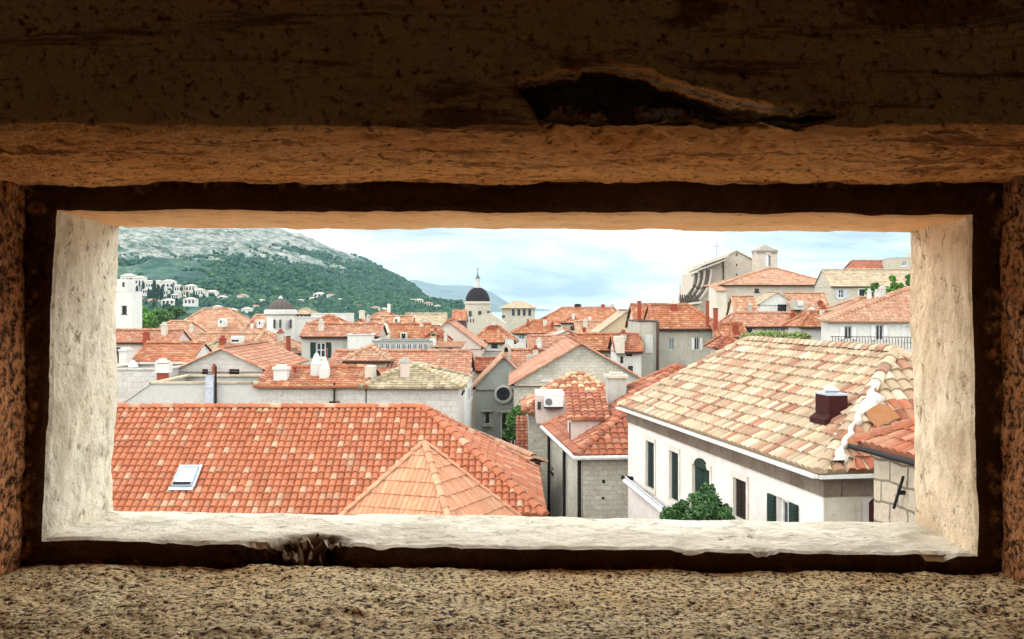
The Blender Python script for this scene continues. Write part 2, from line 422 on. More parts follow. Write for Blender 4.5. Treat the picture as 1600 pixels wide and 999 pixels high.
    def _wallface(s, acc, k, ztop):
        A = s.c[k]; B = s.c[(k+1) % 4]; W = np.linalg.norm(B-A); e = (B-A)/W; nn = s.wn[k]; zz = np.array((0, 0, 1.))
        hs = s.holes[k]
        xs = sorted({0., W, *[h[0] for h in hs], *[h[1] for h in hs]}); zs = sorted({s.zb, ztop, *[min(h[2], ztop) for h in hs], *[min(h[3], ztop) for h in hs]})
        P = lambda a, z, out=0.: A*np.array((1, 1, 0))+e*a+zz*z+nn*out
        uo = k*31.7
        for i in range(len(xs)-1):
            for j in range(len(zs)-1):
                xm = (xs[i]+xs[i+1])/2; zm = (zs[j]+zs[j+1])/2
                if any(h[0] < xm < h[1] and h[2] < zm < h[3] for h in hs): continue
                acc.quad(P(xs[i], zs[j]), P(xs[i+1], zs[j]), P(xs[i+1], zs[j+1]), P(xs[i], zs[j+1]),
                         [(uo+xs[i], zs[j]), (uo+xs[i+1], zs[j]), (uo+xs[i+1], zs[j+1]), (uo+xs[i], zs[j+1])])
        for a0, a1, z0, z1, dp in hs:
            for (p, q) in (((a0, z0), (a1, z0)), ((a1, z0), (a1, z1)), ((a1, z1), (a0, z1)), ((a0, z1), (a0, z0))):
                acc.quad(P(*p), P(*q), P(*q, -dp-.02), P(*p, -dp-.02))
            acc.quad(P(a0, z0, -dp-.02), P(a1, z0, -dp-.02), P(a1, z1, -dp-.02), P(a0, z1, -dp-.02))
    def ridgez(s):
        return s.ze+s.t*((s.d if s.kind.endswith('x') else s.w)/2)
    def done(s):
        if 62 < s.Y < 180 and s.kind != 'flat' and not s.holes[0] and getattr(s, 'auto', True):
            q_ = random.Random(int(s.Y*11+s.P[0]*5)); n_ = int(s.w/2.6)
            for i in range(n_):
                if q_.random() < .3: continue
                a_ = s.w*(i+.5)/n_; s.hole(0, a_-.38, a_+.38, s.ze-1.75, s.ze-.55, q_.choice(('dark', 'glass', 'shut', 'open')), shut=q_.choice((M_GREEN, M_SHUTW, M_GREY)))
        acc = Acc(); zz = np.array((0, 0, 1.))
        k = s.kind
        swap = k.endswith('y') and k != 'flaty'
        zr = s.ridgez()
        gable_holes = [h for h in s.holes[0] if h[3] > s.ze] if k == 'gabley' else []
        for i in range(4): s._wallface(acc, i, s.ze if not (i == 0 and gable_holes) else s.ze)
        if k.startswith('gable'):
            ends = (0, 2) if swap else (1, 3)
            for i in ends:
                A, B = s.c[i]*np.array((1, 1, 0)), s.c[(i+1) % 4]*np.array((1, 1, 0)); M = (A+B)/2; W = np.linalg.norm(B-A)
                acc.add([A+zz*s.ze, B+zz*s.ze, M+zz*(zr-.02)], T=[[0, 1, 2]], UV=[(i*31.7, s.ze), (i*31.7+W, s.ze), (i*31.7+W/2, zr)])
        s.wobj = acc.build('wall', s.wall, s.root)
        if k == 'flat':
            r = Acc(); r.quad(*[c*np.array((1, 1, 0))+zz*(s.ze-.35) for c in s.c])
            r.build('roof', s.roof, s.root)
            cp = Acc()
            for i in range(4):
                A, B = s.c[i]*np.array((1, 1, 0)), s.c[(i+1) % 4]*np.array((1, 1, 0)); e = nrm(B-A)
                cp.box(A+zz*(s.ze-.001)+s.wn[i]*.06-e*.06, (B-A)+e*(-.2+.06), -s.wn[i]*.3, zz*.09)
            cp.build('coping', s.ledge or s.wall, s.root); return s
        r = Acc()
        if not swap: P, u, b, w, d = s.P, s.u, s.b, s.w, s.d
        else: P, u, b, w, d = s.c[1], s.b, -s.u, s.d, s.w
        if k.startswith('shed'):
            L0 = d+2*s.o; rise = s.t*L0; E = P-u*s.og-b*s.o+zz*(s.ze-s.t*s.o); L = math.hypot(L0, rise); W = w+2*s.og
            tile_plane(r, E, u, b*L0+zz*rise, L, 0, 0, W, W, s.tw, s.tl, s.seg, s.amp, useed=int(s.Y) % 7)
            r.build('roof', s.roof, s.root)
            g = Acc(); A = P+zz*s.ze; top = P+b*d+zz*(s.ze+s.t*d)
            g.tri(A+u*w, A+u*w+b*d, top+u*w); g.tri(A+b*d, A, top); g.quad(A+u*w+b*d, A+b*d, top, top+u*w)
            g.build('upper_wall', s.wall, s.root)
            return s
        gable = k.startswith('gable')
        ox = s.og if gable else s.o
        half = d/2+s.o; rise = s.t*half; L = math.hypot(half, rise); W = w+2*ox
        O = P-u*ox-b*s.o+zz*(s.ze-s.t*s.o); O[2] = s.ze-s.t*s.o
        if k.startswith('pyr'): hiA = hiB = W/2
        elif gable: hiA = hiB = 0
        else:
            hiA = half if s.hi is None else s.hi+s.o; hiA = min(hiA, W/2); hiB = hiA if s.hi2 is None else s.hi2+s.o
        us = int(s.P[1]*3+s.P[0]) % 11
        kw = dict(tw=s.tw, tl=s.tl, seg=s.seg, amp=s.amp, step=s.step)
        tile_plane(r, O, u, b*half+zz*rise, L, 0, hiA, W, W-hiB, useed=us, **kw)
        tile_plane(r, O+b*2*half+u*W, -u, -b*half+zz*rise, L, 0, hiB, W, W-hiA, useed=us+1, **kw)
        ra = O+b*half+u*hiA+zz*rise; rb = O+b*half+u*(W-hiB)+zz*rise
        if not gable:
            if hiB > 0: tile_plane(r, O+u*W, b, -u*hiB+zz*rise, math.hypot(hiB, rise), 0, half, 2*half, half, useed=us+2, **kw)
            if hiA > 0: tile_plane(r, O+b*2*half, -b, u*hiA+zz*rise, math.hypot(hiA, rise), 0, half, 2*half, half, useed=us+3, **kw)
        if s.ridge:
            rr = getattr(s, 'rr', .13 if s.Y < 70 else .15)
            if s.Y < 200:
                if np.linalg.norm(rb-ra) > .3: ridge_caps(r, ra+zz*.05, rb+zz*.05, rr)
                if not gable:
                    for c0, top in ((O, ra), (O+b*2*half, ra), (O+u*W, rb), (O+u*W+b*2*half, rb)): ridge_caps(r, c0+zz*.04, top+zz*.05, rr)
                else:
                    for e0, top in ((O, ra), (O+b*2*half, ra), (O+u*W, rb), (O+u*W+b*2*half, rb)): ridge_caps(r, e0+zz*.0, top+zz*.0, .09)
        s.O, s.W, s.half, s.risez = O, W, half, rise
        if 56 < s.Y < 175 and not swap and getattr(s, 'auto', True):
            g = Acc(); g.box(O+u*.05-b*.03-zz*.14, u*(W-.1), b*.12, zz*.13); g.build('gutter', M_BROWN, s.root)  # dark strip added to paint the shade line under the eave
        if 66 < s.Y < 175 and not swap and getattr(s, 'auto', True):
            q_ = random.Random(int(s.Y*7+s.P[0]*13))
            for k_ in range(q_.choice((0, 0, 1, 1, 2))):
                v_ = q_.uniform(.25, .85); lo = max(hiA*v_, .6); hi_ = W-max(hiB*v_, .6)
                if hi_-lo < .8: continue
                a_ = q_.uniform(lo, hi_); p = O+u*a_+b*half*v_+zz*rise*v_; w_ = q_.uniform(.3, .5); hh = q_.uniform(.4, .8)
                m = q_.choice((W_WHITE, W_CREAM, W_WHITE, W_CREAM, W_GREY, M_BRICK)); g = Acc(); g.box(p-u*w_/2-b*w_/2-zz*.4, u*w_, b*w_, zz*(hh+.4)); o_ = g.build('chimney', m, s.root)
                g = Acc(); g.box(p-u*w_*.62-b*w_*.62+zz*hh, u*w_*1.24, b*w_*1.24, zz*.1); g.box(p-u*w_*.3-b*w_*.3+zz*(hh+.1), u*w_*.6, b*w_*.6, zz*.2); g.build('chimney_cap', q_.choice((m, M_BRICK, W_CREAM)), o_)
        # underside, closing the roof
        r.add([O+zz*-.02, O+u*W+zz*-.02, O+u*W+b*2*half+zz*-.02, O+b*2*half+zz*-.02], Q=[[3, 2, 1, 0]], UV=[(5.5, 900.5)]*4)
        s.robj = r.build('roof', s.roof, s.root)
        s.O, s.W, s.half, s.risez = O, W, half, rise
        return s
    # ---- parts on the roof, placed by photograph rectangle and distance
    def chim(s, x0, x1, yt, yb, Y, style='box', mat=None, depth=None, cap=None):
        X0, X1 = XP(x0, Y), XP(x1, Y); zt, zb = ZP(yt, Y), ZP(yb, Y)-.5; w = X1-X0; dp = depth or max(.5, w*.8); a = Acc(); m = mat or W_CREAM
        cx = (X0+X1)/2; cy = Y+dp/2
        if style == 'box':
            a.bx(X0+w*.08, X1-w*.08, Y+dp*.06, Y+dp*.94, zb, zt-.12); o = a.build('chimney', m, s.root)
            c = Acc(); c.bx(X0, X1, Y, Y+dp, zt-.12, zt); c.bx(X0+w*.2, X1-w*.2, Y+dp*.2, Y+dp*.8, zt, zt+.1); c.build('chimney_cap', cap or m, o)
        elif style == 'cone':
            h = zt-zb-.5
            a.bx(X0, X1, Y, Y+dp, zb, zb+.5+h*.40); o = a.build('chimney', m, s.root)
            c = Acc(); z1 = zb+.5+h*.40
            c.lathe(cx, cy, [(w*.72, z1), (w*.62, z1+h*.06), (w*.28, z1+h*.5), (w*.12, zt), (0, zt)], 4, math.pi/4); c.build('chimney_cap', cap or m, o)
        elif style == 'roofed':
            a.bx(X0+w*.12, X1-w*.12, Y+dp*.1, Y+dp*.9, zb, zt-w*.3); o = a.build('chimney', m, s.root)
            c = Acc(); z1 = zt-w*.3
            c.lathe(cx, cy, [(0, z1), (w*.72, z1), (w*.68, z1+.06), (0, zt)], 4, math.pi/4); c.build('chimney_cap', cap or T_RED, o)
        elif style == 'pipe':
            a.lathe(cx, cy, [(w*.3, zb), (w*.3, zt-w*.6), (w*.5, zt-w*.6), (w*.5, zt-w*.3), (0, zt)], 10); o = a.build('chimney', m, s.root)
        return o
    def dormer(s, x0, x1, yt, yb, Y, mat=None, wins=None, roof=None, depth=2.0, top=.35, shape='gable', frame=None):
        """dormer seen from the front: wall rectangle x0..x1 up to yt with its little roof above"""
        X0, X1 = XP(x0, Y), XP(x1, Y); zt, zb = ZP(yt, Y), ZP(yb, Y)-.3; w = X1-X0; m = mat or s.wall; a = Acc()
        if shape == 'gable':
            hr = w*top; a.prism([(X0, Y, zb), (X1, Y, zb), (X1, Y, zt-hr), ((X0+X1)/2, Y, zt-.02), (X0, Y, zt-hr)], (0, depth, 0))
        elif shape == 'round':
            pts = [(X0, Y, zb), (X1, Y, zb)]+[((X0+X1)/2+w/2*math.cos(t), Y, zt-w/2+w/2*math.sin(t)) for t in np.linspace(0, math.pi, 9)]
            a.prism(pts, (0, depth, 0))
        else: a.bx(X0, X1, Y, Y+depth, zb, zt)
        o = a.build('dormer', m, s.root)
        if shape == 'gable':
            r = Acc(); hr = w*top
            for sgn, E in ((1, np.array([X0-.12, Y-.1, zt-hr-.12*top*2])), (-1, np.array([X1+.12, Y-.1, zt-hr-.12*top*2]))):
                hw = w/2+.12; rs = hr+.12*top*2
                if sgn > 0: tile_plane(r, E+np.array((0, depth, 0)), (0, -1, 0), np.array((hw, 0, rs)), math.hypot(hw, rs), 0, 0, depth, depth, s.tw, s.tl, s.seg, s.amp)
                else: tile_plane(r, E, (0, 1, 0), np.array((-hw, 0, rs)), math.hypot(hw, rs), 0, 0, depth, depth, s.tw, s.tl, s.seg, s.amp)
            r.build('dormer_roof', roof or s.roof, o)
        elif shape == 'box':
            r = Acc(); L0 = depth+.3
            tile_plane(r, (X0-.15, Y-.2, zt+.01), (1, 0, 0), np.array((0, L0, L0*.3)), L0*1.04, 0, 0, w+.3, w+.3, s.tw, s.tl, s.seg, s.amp)
            r.build('dormer_roof', roof or s.roof, o)
        for (a0, b0, a1, b1) in (wins or []):
            q = Acc(); q.bx(XP(a0, Y), XP(a1, Y), Y-.03, Y+.02, ZP(b1, Y), ZP(b0, Y)); q.build('dormer_window', M_DARK, o)
        return o

def px_house(label, x0, x1, pe, pr, Y, kind='hipx', wall=None, roof=None, t=.5, yaw=0., d=None, name='house', **kw):
    """house whose front eave spans x0..x1 at height pe and whose ridge stands at pr in the photograph, front wall at distance Y"""
    X0 = XP(x0, Y); q = (x1-800)/F; c, sn = math.cos(R(yaw)), math.sin(R(yaw))
    w = (q*Y-X0)/(c-q*sn); ze = ZP(pe, Y)
    if kind in ('hipx', 'gablex', 'pyrx', 'shedx'):
        k = ZP(pr, 1.0)
        if kind == 'shedx': dd = (k*Y-ze)/(t-k)
        else: dd = 2*(k*Y-ze)/(t-k)
        if d is None: d = max(2.5, dd)
        else:
            zr = k*(Y+(d/2 if kind != 'shedx' else d)); t = (zr-ze)/(d/2 if kind != 'shedx' else d)
    elif kind in ('gabley', 'hipy'):
        zr = ZP(pr, Y+(0 if kind == 'gabley' else w/2)); t = (zr-ze)/(w/2); d = d or 10.
    else: d = d or 8.
    return House(name, label, (X0, Y), yaw, w, d, ze, t, kind, wall, roof, **kw)
LIGHT_DOOR = (-.9, -.2, .3)
SKYLOC = (1.7, 0.4, 0.9)
SKYC = ((4.7, 5.5, 5.7), (8.2, 8.9, 9.0), (12.4, 12.7, 12.3))
SKYG = (.31, .40, 2.7, 1.4, .4)  # sky brightness by elevation; band above the view raised to light the opening
EXPO = 1.45
SUNP = .7
HAZE = 0.00004
# ================================================================== THE TOWN (near to far)
# ---- big red roof under the window
h = House('tiled_house', 'big red tiled roof dotted with pale tiles, with a skylight, nearest on the left', (-22., 33.55), 0, 22.7, 8.9, -6.20,
          t=.60, kind='hipx', wall=W_CREAM, roof=T_MAIN, o=.3, hi=3.8, zb=-22, tw=.22, seg=8, amp=.085, tl=.325, step=.042)
h.hole(0, 3, 4.1, -9.5, -8, 'glass'); h.hole(0, 8, 9.1, -9.5, -8, 'glass'); h.done()
# gutter with dark brackets at the right corner
g = Acc(); e0 = h.O+np.array((h.W, 0, 0)); g.tube([e0+np.array((-.2, -.05, -.16)), e0+np.array((.06, -.05, -.16)), e0+np.array((.06, 9.4, -.16))], .06, 6)
g.tube([e0+np.array((-16, -.08, -.14)), e0+np.array((-.1, -.08, -.14))], .06, 6); g.build('gutter', M_BROWN, h.root)
# skylight on that roof
def slope_pt(h, px, py, lift=0.):
    """where the view ray meets the front roof slope of h"""
    t = h.t; O = h.O; d = at(px, py, 1.0)
    # z = O.z + t*(y-O.y)
    s = (O[2]-t*O[1])/(d[2]-t*d[1]); p = d*s; nn = nrm((0, -t, 1)); return p+nn*lift
c = slope_pt(h, 291, 750, .06); sl = nrm((0, 1, h.t)); nn = nrm((0, -h.t, 1)); ux = np.array((1., 0, 0))
sw, sh_ = .62, 1.0
fr = Acc()
for (a, b_, w_, l_) in ((-sw/2, -sh_/2, sw, .07), (-sw/2, sh_/2-.09, sw, .09), (-sw/2, -sh_/2+.07, .06, sh_-.16), (sw/2-.06, -sh_/2+.07, .06, sh_-.16)):
    fr.box(c+ux*a+sl*b_+nn*.0, ux*w_, sl*l_, nn*.15)
sk = fr.build('skylight', M_GREY, h.root)
p = Acc(); q = c+nn*.125; p.quad(q-ux*(sw/2-.05)-sl*(sh_/2-.06), q+ux*(sw/2-.05)-sl*(sh_/2-.06), q+ux*(sw/2-.05)+sl*(sh_/2-.08), q-ux*(sw/2-.05)+sl*(sh_/2-.08))
gl = NT('skylight_glass'); gl.col((.55, .62, .68)); gl.b.inputs['Roughness'].default_value = .08; gl.b.inputs['Specular IOR Level'].default_value = 1.0; gl.b.inputs['Metallic'].default_value = .75
p.build('skylight_pane', gl.m, sk)
p = Acc(); p.box(c-ux*(sw/2-.03)-sl*(sh_/2-.02)+nn*.128, ux*(sw-.06), sl*.13, nn*.03); p.build('skylight_bar', M_BLACK, sk)
fl = Acc(); fl.box(c-ux*(sw/2+.07)-sl*(sh_/2+.16)+nn*.07, ux*(sw+.14), sl*.14, nn*.02); fl.box(c+ux*(sw/2)-sl*(sh_/2)+nn*.07, ux*.09, sl*(sh_+.08), nn*.02)
fl.build('flashing', M_STEEL, sk)

# ---- salmon pyramid roof in front of it
k = .80; ax, ay, az = XP(663, 29.), 29., ZP(693, 29.)
hd = 4.0; ang = math.degrees(math.atan2(-.93, .37))+45     # the near corner points to the viewer
th = R(ang); s2 = hd*math.sqrt(2)
u_ = np.array((math.cos(th), math.sin(th))); b_ = np.array((-math.sin(th), math.cos(th)))
Pn = np.array((ax, ay))-u_*s2/2-b_*s2/2
hp = House('tower_house', 'low building with plain salmon pyramid roof just below the loophole sill', Pn, ang, s2, s2, az-k*hd, t=k*math.sqrt(2), kind='pyrx', wall=W_CREAM,
           roof=T_PYR, o=.15, tw=.15, seg=6, amp=.034, tl=.42)
hp.rr = .075
hp.done()

# ---- long dark wall of an outbuilding behind the big red roof
A = at(707, 664, 57.6); B = at(820, 712, 45.8)
ang = math.degrees(math.atan2(B[1]-A[1], B[0]-A[0])); Lw = math.hypot(*(B-A)[:2])
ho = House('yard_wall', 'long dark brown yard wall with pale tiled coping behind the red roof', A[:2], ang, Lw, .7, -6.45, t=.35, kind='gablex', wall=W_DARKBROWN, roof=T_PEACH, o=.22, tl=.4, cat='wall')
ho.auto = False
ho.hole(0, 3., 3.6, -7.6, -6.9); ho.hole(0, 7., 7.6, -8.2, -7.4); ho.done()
zz = np.array((0, 0, 1.))
for i in range(12):
    g = Acc(); q = ho.c[0]*np.array((1, 1, 0))+ho.u*(i+.5)*Lw/12+zz*-6.72-ho.b*.22; g.box(q, ho.u*.12, ho.b*.22, zz*.14); g.build('rafter_end', M_GUTTER, ho.root)

# ---- right house with the old pale tiles
PB = np.array((6.64, 23.1)); AT = 9.55
hT = House('plastered_house', 'pinkish white house with old cream and terracotta tiles and green shutters, near right', PB, AT, 6.5, 15.4, -3.51, t=.69, kind='hipy', wall=W_PINKW,
           roof=T_OLD, o=.22, hi=2.95, tw=.30, seg=8, amp=.09, tl=.36, zb=-16, step=.045)
hT.ze = -3.36
hT.win(3, 1010, 690, 1023, 764, 'shut', frame=SF_T); hT.win(3, 1047, 706, 1061, 783, 'shut', frame=SF_T); hT.win(3, 1083, 730, 1110, 800, 'shut', frame=SF_T)
hT.win(3, 1147, 749, 1167, 812, 'shut', frame=SF_T, shut=flat('shutter_dark_brown', (.018, .011, .009), .7, 0, .1))
hT.win(3, 1214, 780, 1236, 830, 'open', shut=M_GREEN)
hT.done()
# fanlight head over the third window
a_, z_ = hT.local(3, 1096.5, 729); hd_ = Acc(); e3 = nrm(hT.c[0]-hT.c[3]); base = hT.c[3]*np.array((1, 1, 0))+e3*a_+zz*(z_-.03)-hT.u*.0
pts = [base-e3*.55, base+e3*.55]+[base+e3*.52*math.cos(t)+zz*.26*math.sin(t) for t in np.linspace(0.1, math.pi-.1, 8)]
hd_.prism([p-hT.u*.06 for p in pts], hT.u*.05); hd_.build('window_hood', M_GREEN, hT.root)
# stone cornice, gutter and downpipe
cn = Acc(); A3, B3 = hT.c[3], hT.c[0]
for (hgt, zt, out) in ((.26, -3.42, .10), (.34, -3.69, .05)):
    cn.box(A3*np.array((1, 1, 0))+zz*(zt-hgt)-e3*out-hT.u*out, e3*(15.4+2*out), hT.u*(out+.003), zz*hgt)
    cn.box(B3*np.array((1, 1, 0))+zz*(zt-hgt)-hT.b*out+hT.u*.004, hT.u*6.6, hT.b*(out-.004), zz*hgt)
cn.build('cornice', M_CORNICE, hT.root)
g = Acc(); O = hT.P*np.array((1, 1, 0)); ez = hT.ze-hT.t*hT.o
c0 = hT.c[3]*np.array((1, 1, 0))-hT.u*.28+hT.b*.25+zz*(ez-.03); c1 = O-hT.u*.28-hT.b*.28+zz*(ez-.03); c2 = hT.c[1]*np.array((1, 1, 0))-hT.b*.28+zz*(ez-.03)
for a, b in ((c0, c1), (c1, c2)):
    e = nrm(b-a); n_ = np.cross(e, zz)
    g.box(a-n_*.0-zz*.05, b-a, n_*.10, zz*.012); g.box(a+n_*.095-zz*.05, b-a, n_*.015, zz*.075); g.box(a-n_*.015-zz*.05, b-a, n_*.015, zz*.07)
g.build('gutter', M_GUTTER, hT.root)
g = Acc(); q = O+hT.u*1.05-hT.b*.12
g.tube([q+zz*(ez-.1)-hT.b*.3, q+zz*(ez-.35)-hT.b*.3, q+zz*(ez-.65), q+zz*-14], .10, 8); g.build('downpipe', M_MAROON, hT.root)
# corner pier of weathered stone
g = Acc(); g.box(O-hT.u*.03-hT.b*.03+zz*-16, hT.u*.85, hT.b*.06, zz*(16-3.95)); g.build('corner_stone', W_CREAM, hT.root)
# white mortar along the near hip and the red patch of new tiles on the end slope
def endpt(s_, v_, lift=0.):
    """point on T's near end slope: s_ along the eave from the left corner, v_ up the slope in plan metres"""
    rise = hT.risez; hi_ = 2.95+.22
    return hT.c[0]*np.array((1, 1, 0))-hT.u*.22-hT.b*.22+hT.u*s_+hT.b*v_+zz*(hT.ze-hT.t*hT.o+rise*v_/hi_)+nrm(np.array((0, 0, 1.))-hT.b*rise/hi_)*lift
# ---- chimney on the pale roof
def on_T(px, py):
    hw = hT.half; d = at(px, py, 1.0); n3 = nrm(zz-(-hT.u)*-hT.t*-1)  # left slope normal
    n3 = nrm(zz*1.0-hT.u*hT.t); o = hT.c[0]*np.array((1, 1, 0))-hT.u*.22+zz*(hT.ze-hT.t*hT.o)
    return d*(np.dot(o, n3)/np.dot(d, n3))
q = on_T(1299, 655); w_ = .46
ch = Acc(); ch.box(q-hT.u*w_/2-hT.b*w_*.75-zz*.55, hT.u*w_, hT.b*w_*1.5, zz*1.12); chT = ch.build('chimney', M_MAROON, hT.root)
cp = Acc(); cp.box(q-hT.u*(w_/2+.02)-hT.b*(w_*.75+.02)+zz*.57, hT.u*(w_+.04), hT.b*(w_*1.5+.04), zz*.04)
cp.lathe(q[0], q[1], [(.14, q[2]+.61), (.14, q[2]+.67), (.2, q[2]+.67), (.08, q[2]+.75), (0, q[2]+.76)], 10); cp.build('chimney_cap', M_GREY, chT)
fl = Acc(); fl.box(q-hT.u*(w_/2+.12)-hT.b*(w_*.75+.06)-zz*.10, hT.u*.14+zz*.10, hT.b*(w_*1.5+.12), zz*.12); fl.build('flashing', M_MAROON, chT)

# ---- stone block house at the right edge
PC = np.array((6.95, 20.9)); dv = np.array((math.sin(R(AT)), -math.cos(R(AT)))); PS = PC+dv*6.6
hS = House('stone_house', 'small squared stone house with dark gutter cut off by the right jamb', PS, AT, 5., 6.6, -2.53, t=.50, kind='hipy', wall=W_BLOCK, roof=T_RED, o=.22, hi=2.2, tw=.26, seg=8, amp=.06, zb=-14)
hS.done()
g = Acc(); e = nrm(hS.c[3]-hS.c[0]); q0 = hS.c[0]*np.array((1, 1, 0))-hS.u*.30+zz*(hS.ze-.18); g.tube([q0, q0+e*6.95], .055, 8); g.build('gutter', M_BLACK, hS.root)
a0, z0_ = hS.local(3, 1421, 745); a1, z1_ = hS.local(3, 1406, 794)
e3s = nrm(hS.c[0]-hS.c[3]); pp = lambda a, z, o=.12: hS.c[3]*np.array((1, 1, 0))+e3s*a+zz*z-hS.u*o
g = Acc(); g.tube([pp(a0, z0_), pp(a1, z1_)], .03, 6); m_ = pp((a0+a1)/2, (z0_+z1_)/2); g.tube([m_, m_+hS.u*.13], .045, 6); g.build('iron_bar', M_BLACK, hS.root)
# new red tiles, white mortar and brown underlay on the end slope of the pale roof
rise_ = hT.risez; hi_ = 3.17; svp = hT.b*hi_+zz*rise_; Lp = np.linalg.norm(svp)*1.75/hi_
rp = Acc(); tile_plane(rp, endpt(0, 0, .055), hT.u, svp, Lp, .62, 1.75+.62, 5.2, 4.9, .27, .36, 8, .07, useed=9); rp.build('roof_patch', T_RED, hT.root)
mt = Acc(); bpy_m = plaster('mortar_white', (.80, .70, .62), amt=.3, sc=3)
pts = []; N_ = 26
for i in range(N_):
    t = .05+.62*i/(N_-1); base_ = 3.3*t
    pts.append((base_+.14+.04*math.sin(i*1.7), base_))
wd = [.12+.04*math.sin(i*1.1)+.03*math.sin(i*2.7)+(.30*math.sin((i-14)/8*math.pi) if 14 < i < 22 else 0)+(.04*(4-i) if i < 4 else 0) for i in range(N_)]
V = []; Q = []
for i, ((s_, v_), w_) in enumerate(zip(pts, wd)):
    V += [endpt(s_-.03, v_, .10), endpt(s_, v_, .19), endpt(s_+w_, v_, .19), endpt(s_+w_+.04, v_, .04)]
for i in range(N_-1):
    for j in range(3): Q.append([i*4+j, i*4+j+1, (i+1)*4+j+1, (i+1)*4+j])
mt.add(V, Q=Q); mt.build('hip_mortar', bpy_m, hT.root, smooth=True)
br = Acc()
for (cs, cv, rs, rv, ph) in ((1.15, .62, .34, .30, 0), (2.0, 1.35, .36, .36, 2)):
    ring = []
    for a in np.linspace(0, 2*math.pi, 19)[:-1]:
        k_ = 1+.22*math.sin(3*a+ph)+.12*math.sin(7*a+ph*2); ring.append(endpt(cs+rs*k_*math.cos(a), cv+rv*k_*math.sin(a), .175))
    c_ = endpt(cs, cv, .19); br.add(ring+[c_], T=[[i, (i+1) % 18, 18] for i in range(18)])
br.build('underlay_patch', plaster('brown_underlay', (.42, .16, .05), amt=.3, sc=4), hT.root, smooth=True)

# ---- stone house with the orange hip roof and dormers (middle)
Pn = np.array((XP(911, 41.), 41.)); AS = 5.35
hM = House('stone_house', 'stone house with red hip roof, two dormers and broad chimney, beside the pinkish white house', Pn, AS, 9.6, 9.6, -5.40, t=.60, kind='hipx', wall=W_STONE2, roof=T_RED, o=.3, tw=.30, seg=8, amp=.08, zb=-20)
hM.win(0, 941, 750, 946, 756, 'dark'); hM.win(0, 940, 777, 945, 781, 'dark')
hM.win(3, 861, 730, 865, 737, 'dark'); hM.win(3, 839, 728, 843, 745, 'glass')
hM.done()
O = hM.P*np.array((1, 1, 0)); ez = hM.ze-hM.t*.3
g = Acc(); bw = hM.b; g.tube([O-hM.u*.38+bw*9.9+zz*(ez-.02), O-hM.u*.38-bw*.38+zz*(ez-.06), O+hM.u*9-bw*.38+zz*(ez-.04)], .085, 8); g.build('gutter', M_GUTTER, hM.root)
for (a, k_) in ((.12, 3), (.1, 0)):
    pass
for (q, nm) in ((O-hM.u*.12+bw*.15, 'downpipe'), (O-hM.u*.12+bw*4.2, 'downpipe'), (O-hM.u*.12+bw*9.2, 'downpipe')):
    g = Acc(); g.tube([q+zz*(ez-.1), q+zz*-20], .07, 8); g.build(nm, M_BLACK, hM.root)
hM.chim(947, 982, 587, 645, 46.5, 'box', W_GREY, depth=1.2, cap=W_CREAM)
hM.dormer(892, 947, 655, 690, 43.6, W_PALEPINK, wins=[(880, 650, 890, 680)][:0], depth=2.6, shape='box', roof=T_RED)
g = Acc(); X = XP(892, 43.6); g.bx(X-.03, X-.002, 43.75, 44.6, ZP(690, 44), ZP(660, 44)); g.build('dormer_window', M_DARK, hM.root)
# rear wing with pale mottled tiles
hW = px_house('rear stone wing with mottled orange roof and white dormer, left of the broad chimney', 826, 990, 640, 586, 54.5, 'hipx', W_STONE2, T_PALE_ORANGE, t=.55, hi=2.2, tw=.32, seg=8, amp=.085)
hW.done()
hW.dormer(838, 884, 618, 652, 51.6, W_PALEPINK, wins=[(840, 628, 845, 640)], depth=4., shape='flat')
# air conditioner on the dormer
ax_, ay_ = XP(853, 51.45), 51.45
acu = Acc(); acu.bx(XP(850, 51.1), XP(880, 51.1), 51.1, 51.42, ZP(636, 51.1), ZP(621, 51.1))
ro = empty('air_conditioner', (XP(865, 51.1), 51.25, ZP(636, 51.1)), 'white air conditioner box on the pale dormer wall', 'air conditioner')
acu.build('casing', M_WFRAME, ro)
f_ = Acc(); cx_, cz_ = XP(857.5, 51.1), ZP(628.5, 51.1)
f_.add([(cx_+.17*math.cos(t), 51.095, cz_+.17*math.sin(t)) for t in np.linspace(0, 2*math.pi, 17)[:-1]]+[(cx_, 51.08, cz_)], T=[[i, (i+1) % 16, 16] for i in range(16)]); f_.build('fan_grille', flat('grille_dark', (.09, .09, .09)), ro)
br_ = Acc(); br_.bx(XP(850, 51.1), XP(880, 51.1), 51.1, 51.58, ZP(638.5, 51.1), ZP(636.2, 51.1)); br_.build('bracket', M_BLACK, ro)
# narrow orange roof left of it
px_house('narrow orange roofed shed between the tree and the stone house', 810, 829, 705, 655, 56, 'shedx', W_STONE2, T_RED, t=.8, d=3.).done()

# ---- big stone gable (M)
hG = px_house('tall rough stone gable house with pale window, behind the red hip roof', 803, 1013, 598, 537, 66, 'gabley', W_STONE2, T_PINK, d=13, tw=.3, seg=6, og=.25)
hG.win(0, 848, 572, 862, 594, 'glass')
hG.done()
